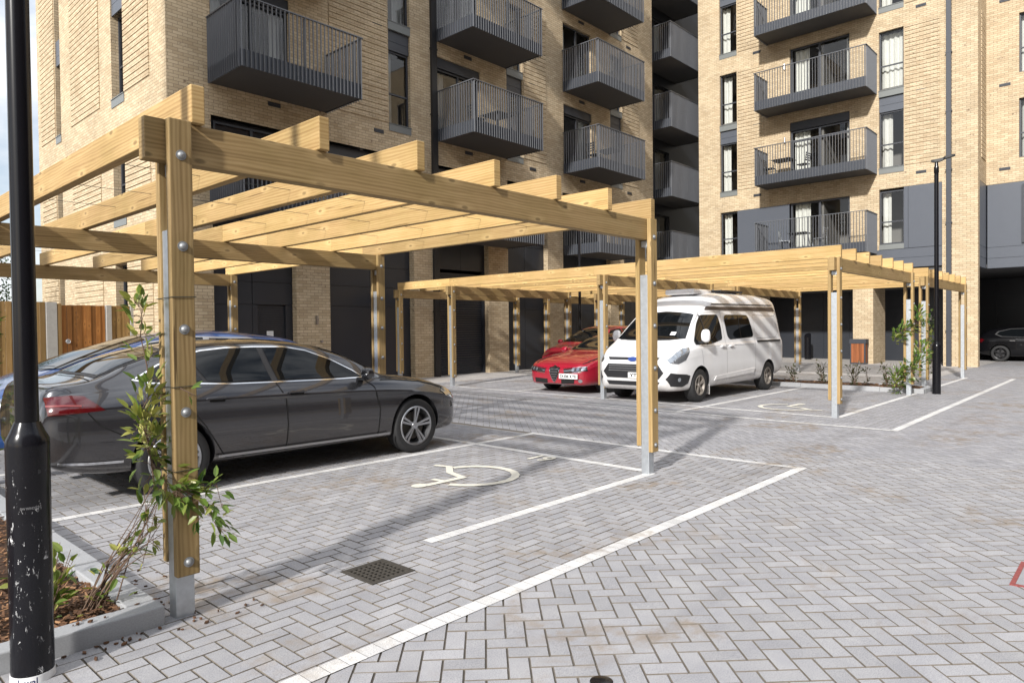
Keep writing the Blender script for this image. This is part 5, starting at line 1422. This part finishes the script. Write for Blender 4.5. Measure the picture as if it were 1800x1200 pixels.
# ---- blue hatchback behind the saloon, nose the other way
car = thing('hatchback_car', 'blue hatchback seen over the boot of the dark grey saloon, nose towards the planting bed', 'car', (3.72, 9.85, gz(0, 10)*.7), math.pi)
sp = dict(stations=[-2.15, -2.14, -2.10, -2.0, -1.85, -1.65, -1.4, -1.1, -.8, -.5, -.2, .1, .4, .7, .95, 1.2, 1.45, 1.7, 1.9, 2.03, 2.10, 2.14, 2.15],
          top=[(-2.15, .8), (-2.12, 1.02), (-2.0, 1.18), (-1.7, 1.40), (-1.2, 1.48), (-.5, 1.54), (0, 1.525), (.35, 1.47), (.75, 1.355), (1.15, 1.22), (1.5, 1.08), (1.7, 1.01), (1.95, .89), (2.08, .77), (2.15, .62)],
          belt=[(-2.15, .7), (-2.0, 1.0), (-1.0, 1.03), (.5, .995), (1.3, .965), (1.75, .89), (2.0, .77), (2.15, .55)],
          bottom=[(-2.15, .5), (-2.0, .32), (-1.3, .22), (1.6, .22), (2.05, .24), (2.15, .36)],
          width=[(-2.15, .68), (-2.05, .80), (-1.7, .88), (-1, .90), (1.2, .90), (1.7, .87), (1.95, .78), (2.1, .64), (2.15, .5)],
          roofw=[(-2.15, .52), (-1.8, .56), (-1.2, .57), (0, .575), (.5, .63), (1.1, .73), (1.5, .73), (1.9, .62), (2.15, .42)],
          crown=[(-2.15, .05), (-1.5, .08), (0, .08), (1, .06), (2.15, .03)], axles=(-1.28, 1.30), track=.885, R=.315, arch=.355)
body, bvh = car_shell('body', sp, BLUEPAINT, car); add_wheels(car, sp, .205, 5, ALLOY)
def blue_side(sd):
    decal(bvh, 'window_trim', [(1.28, .98), (.88, 1.205), (.41, 1.39), (-.1, 1.455), (-.9, 1.425), (-1.45, 1.33), (-1.62, 1.16), (-1.4, 1.055), (-.2, 1.0)], 'y', SATINTRIM, body, .003, side=sd)
    decal(bvh, 'side_window', [(1.22, 1.0), (.85, 1.19), (.40, 1.37), (-.1, 1.435), (-.28, 1.433), (-.22, 1.02)], 'y', CARGLASS, car, .008, side=sd)
    decal(bvh, 'side_window', [(-.30, 1.03), (-.36, 1.42), (-.9, 1.405), (-1.42, 1.315), (-1.56, 1.16), (-1.38, 1.075)], 'y', CARGLASS, car, .008, side=sd)
    decal(bvh, 'headlight', [(1.62, .80), (1.72, .875), (1.95, .80), (2.08, .70), (2.0, .66), (1.78, .72)], 'y', LENS, car, .006, side=sd, d=.03)
    for ln in (band([(.98, .95), (1.02, .7), (1.0, .3)], .008), band([(-.25, 1.0), (-.2, .6), (-.25, .3)], .008), band([(1.15, .96), (1.6, .885), (1.9, .79)], .008),): decal(bvh, 'shut_line', ln, 'y', HOLE, body, .0025, side=sd)
    mirror_part(car, 1.05, sd*.88, 1.06, sd, BLUEPAINT)
both(blue_side)
decal(bvh, 'windscreen', [(.42, -.52), (.33, 0), (.42, .52), (.9, .60), (1.38, .66), (1.50, .35), (1.53, 0), (1.50, -.35), (1.38, -.66), (.9, -.60)], 'z', CARGLASS, car, .006)
decal(bvh, 'wiper', band([(1.41, -.5), (1.48, 0), (1.40, .55)], .02), 'z', BLACKTRIM, car, .02)

# ---- red coupe, facing the drive
car = thing('coupe_car', 'glossy red coupe with number plate DU06 KYE parked nose out beside the white van', 'car', (14.55, 10.02, gz(0, 10)*.8), math.pi)
sp = dict(stations=[-2.2, -2.19, -2.14, -2.0, -1.8, -1.5, -1.2, -.9, -.6, -.3, 0, .25, .5, .75, 1.0, 1.25, 1.5, 1.75, 1.95, 2.08, 2.15, 2.19, 2.20],
          top=[(-2.2, .8), (-2.15, 1.0), (-1.9, 1.08), (-1.3, 1.27), (-.6, 1.355), (-.2, 1.36), (.1, 1.30), (.5, 1.12), (.85, .965), (1.1, .915), (1.5, .855), (1.85, .775), (2.05, .70), (2.15, .63), (2.2, .53)],
          belt=[(-2.2, .7), (-2.0, .95), (-1, .96), (0, .93), (.9, .885), (1.4, .82), (1.8, .73), (2.05, .64), (2.2, .48)],
          bottom=[(-2.2, .5), (-2.0, .3), (-1.3, .2), (1.6, .19), (2.05, .19), (2.2, .24)],
          width=[(-2.2, .7), (-2.05, .84), (-1.6, .91), (-1, .915), (1.2, .915), (1.7, .90), (1.95, .85), (2.1, .78), (2.17, .68), (2.2, .58)],
          roofw=[(-2.2, .5), (-1.7, .58), (-1.0, .56), (-.2, .56), (.2, .61), (.8, .72), (1.2, .75), (1.7, .72), (2.0, .66), (2.2, .5)],
          crown=[(-2.2, .05), (-1.2, .08), (0, .08), (.8, .06), (1.5, .05), (2.2, .02)], axles=(-1.25, 1.28), track=.90, R=.325, arch=.365)
body, bvh = car_shell('body', sp, REDPAINT, car); add_wheels(car, sp, .225, 5, ALLOY)
def red_side(sd):
    decal(bvh, 'side_window', [(.62, .915), (.38, 1.08), (.1, 1.21), (-.25, 1.275), (-.6, 1.265), (-.62, .95)], 'y', CARGLASS, car, .008, side=sd)
    decal(bvh, 'side_window', [(-.66, .955), (-.66, 1.262), (-1.0, 1.21), (-1.3, 1.10), (-1.38, 1.0)], 'y', CARGLASS, car, .008, side=sd)
    for ln in (band([(.80, .88), (.85, .6), (.8, .27)], .008), band([(-.6, .93), (-.55, .6), (-.6, .27)], .008), band([(1.0, .885), (1.4, .83), (1.8, .745), (2.0, .685)], .008),): decal(bvh, 'shut_line', ln, 'y', HOLE, body, .0025, side=sd)
    mirror_part(car, .55, sd*.90, .97, sd, REDPAINT)
both(red_side)
decal(bvh, 'windscreen', [(.12, -.50), (.05, 0), (.12, .50), (.5, .585), (.78, .645), (.88, .35), (.90, 0), (.88, -.35), (.78, -.645), (.5, -.585)], 'z', CARGLASS, car, .006)
decal(bvh, 'roof_panel', [(-.9, -.42), (-.9, .42), (-.1, .45), (0, 0), (-.1, -.45)], 'z', CARGLASS, car, .005)
for sd in (-1, 1):
    decal(bvh, 'light_recess', [(sd*.26, .565), (sd*.80, .615), (sd*.82, .535), (sd*.28, .485)][::sd], 'x', BLACKTRIM, car, .005, d=.03)
    decal(bvh, 'lamp_trim', band([(sd*.25, .578), (sd*.80, .628)], .012)+band([(sd*.28, .472), (sd*.72, .515)], .012)+band([(sd*.28, .528), (sd*.5, .55)], .008), 'x', CHROME, car, .009, d=.03)
    for yy, zz, r in ((.53, .556, .036), (.64, .566, .036), (.755, .575, .042)):
        decal(bvh, 'headlight', [(sd*yy+r*math.cos(a), zz+r*math.sin(a)) for a in np.linspace(0, 2*math.pi, 15)[:-1]], 'x', LENS, car, .014, d=.02)
    decal(bvh, 'lower_intake', [(sd*.20, .34), (sd*.58, .36), (sd*.56, .255), (sd*.20, .245)][::sd], 'x', HOLE, car, .005, d=.03)
    r = .04; decal(bvh, 'fog_light', [(sd*.70+r*math.cos(a), .315+r*math.sin(a)) for a in np.linspace(0, 2*math.pi, 15)[:-1]], 'x', CHROME, car, .008, d=.02)
shield = [(-.155, .60), (0, .63), (.155, .60), (.13, .46), (.06, .32), (0, .265), (-.06, .32), (-.13, .46)]
decal(bvh, 'grille_shield', shield, 'x', CHROME, car, .012, d=.03)
decal(bvh, 'grille', [(p[0]*.86, .44+(p[1]-.44)*.88) for p in shield], 'x', BLACKTRIM, car, .017, d=.03)
decal(bvh, 'grille_bar', sum([band([(-.12+.02*k*.9, .56-.055*k), (.12-.02*k*.9, .56-.055*k)], .010) for k in range(5)], []), 'x', SATINTRIM, car, .021, d=.03)
r = .042; decal(bvh, 'bonnet_badge', [(r*math.cos(a), .60+r*math.sin(a)) for a in np.linspace(0, 2*math.pi, 15)[:-1]], 'x', CHROME, car, .022, d=.02)
plate(car, 'DU06 KYE', 2.225, -.45+.9*0, .415, 1)
for o in [c for c in car.children if c.name.startswith('number_plate')]: o.location.y = .45*0+ .87

# ---- red hatchback tucked in behind the coupe
car = thing('hatchback_car', 'red upright hatchback mostly hidden behind the red coupe and a pergola post', 'car', (17.7, 12.5, gz(0, 12)), math.pi)
sp = dict(stations=[-2.1, -2.09, -2.05, -1.95, -1.75, -1.5, -1.2, -.8, -.4, 0, .4, .7, 1.0, 1.3, 1.6, 1.85, 2.0, 2.07, 2.10],
          top=[(-2.1, .8), (-2.05, 1.1), (-1.85, 1.40), (-1.5, 1.53), (-.5, 1.56), (0, 1.55), (.4, 1.44), (.8, 1.24), (1.15, 1.06), (1.5, .98), (1.9, .85), (2.05, .74), (2.1, .6)],
          belt=[(-2.1, .7), (-1.9, 1.0), (0, 1.0), (1.2, .95), (1.7, .84), (2.1, .55)], bottom=[(-2.1, .5), (-1.9, .3), (-1.2, .2), (1.6, .2), (2.1, .34)],
          width=[(-2.1, .7), (-1.9, .84), (-1, .88), (1.2, .88), (1.7, .84), (2.0, .72), (2.1, .55)], roofw=[(-2.1, .55), (-1.2, .58), (.2, .58), (.8, .66), (1.4, .72), (2.1, .42)],
          crown=[(-2.1, .05), (0, .08), (2.1, .03)], axles=(-1.25, 1.28), track=.87, R=.31, arch=.35)
body, bvh = car_shell('body', sp, REDPAINT, car); add_wheels(car, sp, .2, 5, ALLOY)
def red2_side(sd):
    decal(bvh, 'side_window', [(.9, 1.0), (.62, 1.19), (.3, 1.40), (-.2, 1.455), (-.25, 1.03)], 'y', CARGLASS, car, .008, side=sd)
    decal(bvh, 'side_window', [(-.3, 1.03), (-.26, 1.455), (-1.2, 1.44), (-1.55, 1.38), (-1.7, 1.15), (-1.5, 1.06)], 'y', CARGLASS, car, .008, side=sd)
    mirror_part(car, .8, sd*.87, 1.06, sd, REDPAINT)
both(red2_side)
decal(bvh, 'windscreen', [(.36, -.52), (.28, 0), (.36, .52), (.75, .60), (1.05, .65), (1.14, .35), (1.16, 0), (1.14, -.35), (1.05, -.65), (.75, -.60)], 'z', CARGLASS, car, .006)

# ---- white high roofed van
VANLINE = simple('shut_line', (.18, .18, .18), .6)
car = thing('camper_van', 'white high roofed van with number plate YT16 parked nose out under the long pergola', 'van', (14.45, 7.57, gz(0, 7.5)), math.pi)
sp = dict(stations=[-2.71, -2.70, -2.67, -2.58, -2.4, -2.1, -1.7, -1.3, -.9, -.5, -.1, .3, .6, .8, 1.0, 1.2, 1.4, 1.6, 1.8, 2.0, 2.2, 2.4, 2.52, 2.60, 2.635, 2.65],
          top=[(-2.71, 1.6), (-2.69, 1.95), (-2.6, 2.16), (-2.4, 2.25), (-1.5, 2.295), (-.3, 2.30), (.3, 2.275), (.65, 2.20), (.95, 2.06), (1.2, 1.90), (1.45, 1.73), (1.8, 1.43), (2.05, 1.235), (2.25, 1.165), (2.45, 1.08), (2.57, .98), (2.63, .86), (2.65, .75)],
          belt=[(-2.71, 1.15), (-2.6, 1.19), (-1, 1.17), (.8, 1.14), (1.6, 1.11), (2.0, 1.07), (2.3, .98), (2.5, .86), (2.65, .66)],
          bottom=[(-2.71, .52), (-2.6, .40), (-2.2, .32), (-1.2, .26), (1.2, .25), (2.2, .24), (2.55, .25), (2.65, .36)],
          width=[(-2.71, .90), (-2.66, .955), (-2.4, .985), (-1, .99), (1.4, .99), (1.9, .985), (2.25, .95), (2.45, .89), (2.58, .80), (2.65, .66)],
          roofw=[(-2.71, .72), (-2.5, .79), (-1.5, .81), (.2, .80), (.8, .78), (1.2, .77), (1.6, .80), (2.0, .85), (2.3, .80), (2.5, .74), (2.65, .56)],
          crown=[(-2.71, .10), (-2.3, .16), (-1, .17), (.3, .16), (.9, .13), (1.5, .08), (2.1, .05), (2.65, .03)], axles=(-1.72, 1.66), track=.965, R=.335, arch=.385, shoulder=.2)
body, bvh = car_shell('body', sp, WHITEPAINT, car); add_wheels(car, sp, .205, 5, DIRTYALLOY, 'single')
def van_side(sd):
    decal(bvh, 'side_window', smooth_poly([(.66, 1.765), (1.28, 1.755), (1.50, 1.58), (1.80, 1.22), (1.78, 1.15), (1.2, 1.145), (.62, 1.24), (.60, 1.5)], 4), 'y', CARGLASS, car, .006, side=sd, d=.05)
    decal(bvh, 'window_divider', band([(1.30, 1.15), (1.31, 1.75)], .035), 'y', BLACKTRIM, car, .010, side=sd)
    decal(bvh, 'side_window', smooth_poly([(.42, 1.765), (-.80, 1.765), (-.98, 1.27), (.36, 1.225)], 4), 'y', CARGLASS, car, .006, side=sd, d=.06)
    decal(bvh, 'window_divider', band([(-.28, 1.26), (-.27, 1.76)], .02), 'y', BLACKTRIM, car, .010, side=sd)
    for ln in (band([(.53, 1.90), (.50, 1.2), (.48, .30)], .008), band([(1.66, 1.18), (1.60, 1.0), (1.55, .74)], .008), band([(-.98, 1.27), (-.95, .30)], .008), band([(.53, 1.83), (1.25, 1.80), (1.55, 1.58)], .008), band([(1.62, 1.12), (-.9, 1.10)], .006), band([(-1.05, 1.77), (-2.35, 1.75), (-2.40, 1.35), (-2.2, 1.24), (-1.1, 1.23), (-1.05, 1.77)], .007),): decal(bvh, 'shut_line', ln, 'y', VANLINE, body, .0025, side=sd, d=.08)
    decal(bvh, 'awning_stripe', [(1.08, 1.86), (.98, 1.93), (-2.30, 1.955), (-2.42, 1.865)], 'y', simple('dark_brown_stripe', (.055, .040, .035), .5), body, .012, side=sd, d=.08)
    decal(bvh, 'awning_rail', band([(.80, 1.985), (-2.28, 2.005)], .025), 'y', BLACKTRIM, body, .016, side=sd, d=.08)
    y = sd*.985
    solid(body, 'slider_rail', BLACKTRIM, lambda mb: mb.box(-2.42, -1.10, min(y-sd*.02, y+sd*.008), max(y-sd*.02, y+sd*.008), 1.145, 1.185))
    solid(body, 'side_moulding', WHITEPAINT, lambda mb: mb.prism([(1.12, sd*.985, .40), (1.02, sd*.985, .49), (-.92, sd*.985, .57), (-.82, sd*.985, .46)], (0, sd*.022, 0)), bevel=.006)
    for hx in (.68, .28): solid(body, 'door_handle', WHITEPAINT, lambda mb: mb.box(hx-.10, hx+.08, min(y-sd*.01, y+sd*.032), max(y-sd*.01, y+sd*.032), 1.075, 1.115), bevel=.012)
    decal(bvh, 'headlight', [(2.02, 1.10), (2.2, 1.085), (2.40, 1.0), (2.56, .875), (2.55, .80), (2.42, .79), (2.22, .86), (2.12, .97)], 'y', LENS, car, .006, side=sd, d=.04)
    decal(bvh, 'bumper_corner', [(2.08, .55), (2.14, .40), (2.3, .34), (2.55, .36), (2.62, .50), (2.56, .62), (2.45, .60), (2.2, .58)], 'y', BLACKTRIM, car, .005, side=sd, d=.05)
    r = .04; decal(bvh, 'fog_light', [(2.40+r*math.cos(a), .485+r*math.sin(a)) for a in np.linspace(0, 2*math.pi, 13)[:-1]], 'y', LENS, car, .012, side=sd, d=.02)
    solid(body, 'mud_flap', WHITEPAINT, lambda mb: mb.box(1.22, 1.235, min(sd*.76, sd*.95), max(sd*.76, sd*.95), .12, .36))
    mirror_part(car, 1.60, sd*.97, 1.33, sd, WHITEPAINT, big=True)
both(van_side)
decal(bvh, 'windscreen', [(1.33, -.66), (1.29, 0), (1.33, .66), (1.6, .72), (1.95, .80), (2.04, .5), (2.09, 0), (2.04, -.5), (1.95, -.80), (1.6, -.72)], 'z', CARGLASS, car, .006)
decal(bvh, 'wiper', band([(2.0, -.7), (2.07, -.1)], .022)+band([(2.06, .0), (2.0, .65)], .022), 'z', BLACKTRIM, car, .014)
decal(bvh, 'tax_sticker', [(1.82, .42), (1.82, .54), (1.90, .54), (1.90, .42)], 'z', NOTICE, car, .010)
decal(bvh, 'upper_grille', [(-.60, .915), (.60, .915), (.56, .86), (-.56, .86)], 'x', BLACKTRIM, car, .006, d=.03)
decal(bvh, 'grille', [(-.70, .62), (-.58, .78), (.58, .78), (.70, .62), (.60, .50), (-.60, .50)], 'x', BLACKTRIM, car, .006, d=.04)
decal(bvh, 'grille_bar', sum([band([(-.56, z), (.56, z)], .014) for z in (.74, .695, .65)], []), 'x', SATINTRIM, car, .011, d=.04)
decal(bvh, 'grille_badge', [(.11*math.cos(a), .875+.045*math.sin(a)) for a in np.linspace(0, 2*math.pi, 19)[:-1]], 'x', simple('blue_badge', (.02, .05, .22), .25), car, .013, d=.02)
decal(bvh, 'bumper_insert', [(-.62, .44), (.62, .44), (.56, .36), (-.56, .36)], 'x', BLACKTRIM, car, .006, d=.04)
plate(car, 'YT16 X', 2.675, .18, .56, 1)
solid(car, 'roof_vent', WHITEPAINT, lambda mb: mb.box(-.1, .75, -.35, .35, 2.22, 2.335), bevel=.03)
solid(car, 'solar_panel', BLACKTRIM, lambda mb: mb.box(-1.5, -.35, -.55, .45, 2.29, 2.345), bevel=.01)
solid(car, 'aerial', BLACKTRIM, lambda mb: mb.tube([(.62, -.2, 2.2), (.42, -.22, 2.52)], .006, 6))

# ---- black hatchback in the undercroft
car = thing('hatchback_car', 'black hatchback with black alloy wheels parked in the undercroft past the corner pier', 'car', (35.0, 3.05, 0), rad(-90))
sp = dict(stations=[-2.15, -2.14, -2.10, -2.0, -1.85, -1.65, -1.4, -1.1, -.8, -.5, -.2, .1, .4, .7, .95, 1.2, 1.5, 1.75, 1.95, 2.08, 2.13, 2.15],
          top=[(-2.15, .8), (-2.12, .98), (-2.0, 1.12), (-1.65, 1.33), (-1.2, 1.40), (-.5, 1.43), (0, 1.42), (.3, 1.36), (.7, 1.17), (1.0, 1.0), (1.3, .95), (1.7, .87), (2.0, .76), (2.1, .66), (2.15, .55)],
          belt=[(-2.15, .7), (-2.0, .94), (-1.0, .97), (.5, .93), (1.2, .88), (1.7, .79), (2.0, .68), (2.15, .5)], bottom=[(-2.15, .45), (-2.0, .3), (-1.3, .2), (1.6, .2), (2.05, .22), (2.15, .3)],
          width=[(-2.15, .68), (-2.05, .80), (-1.7, .87), (-1, .885), (1.2, .885), (1.7, .86), (1.95, .78), (2.1, .64), (2.15, .5)], roofw=[(-2.15, .52), (-1.7, .56), (-1.0, .56), (.1, .565), (.5, .62), (1.1, .71), (1.5, .72), (2.15, .42)],
          crown=[(-2.15, .05), (0, .08), (2.15, .03)], axles=(-1.32, 1.36), track=.88, R=.325, arch=.365)
body, bvh = car_shell('body', sp, BLACKCAR, car); add_wheels(car, sp, .235, 5, DARKALLOY)
def black_side(sd):
    decal(bvh, 'window_trim', [(.8, .935), (.45, 1.17), (.1, 1.31), (-.4, 1.35), (-1.0, 1.325), (-1.42, 1.22), (-1.52, 1.10), (-1.3, 1.0), (0, .955)], 'y', SATINTRIM, body, .003, side=sd)
    decal(bvh, 'side_window', [(.72, .955), (.43, 1.15), (.1, 1.285), (-.33, 1.325), (-.30, .975)], 'y', CARGLASS, car, .008, side=sd)
    decal(bvh, 'side_window', [(-.38, .98), (-.41, 1.325), (-1.0, 1.30), (-1.37, 1.20), (-1.45, 1.10), (-1.26, 1.02)], 'y', CARGLASS, car, .008, side=sd)
    decal(bvh, 'tail_light', [(-2.12, .90), (-1.95, .93), (-1.86, .87), (-1.95, .78), (-2.12, .76)], 'y', REDLAMP, car, .006, side=sd, d=.03)
    y = sd*.86
    for hx in (-.9, .0): solid(body, 'door_handle', SATINTRIM, lambda mb: mb.box(hx-.1, hx+.08, min(y, y+sd*.035), max(y, y+sd*.035), .83, .855))
    mirror_part(car, .65, sd*.87, 1.0, sd, BLACKCAR)
both(black_side)
decal(bvh, 'windscreen', [(.32, -.50), (.25, 0), (.32, .50), (.65, .58), (.9, .63), (.98, 0), (.9, -.63), (.65, -.58)], 'z', CARGLASS, car, .006)
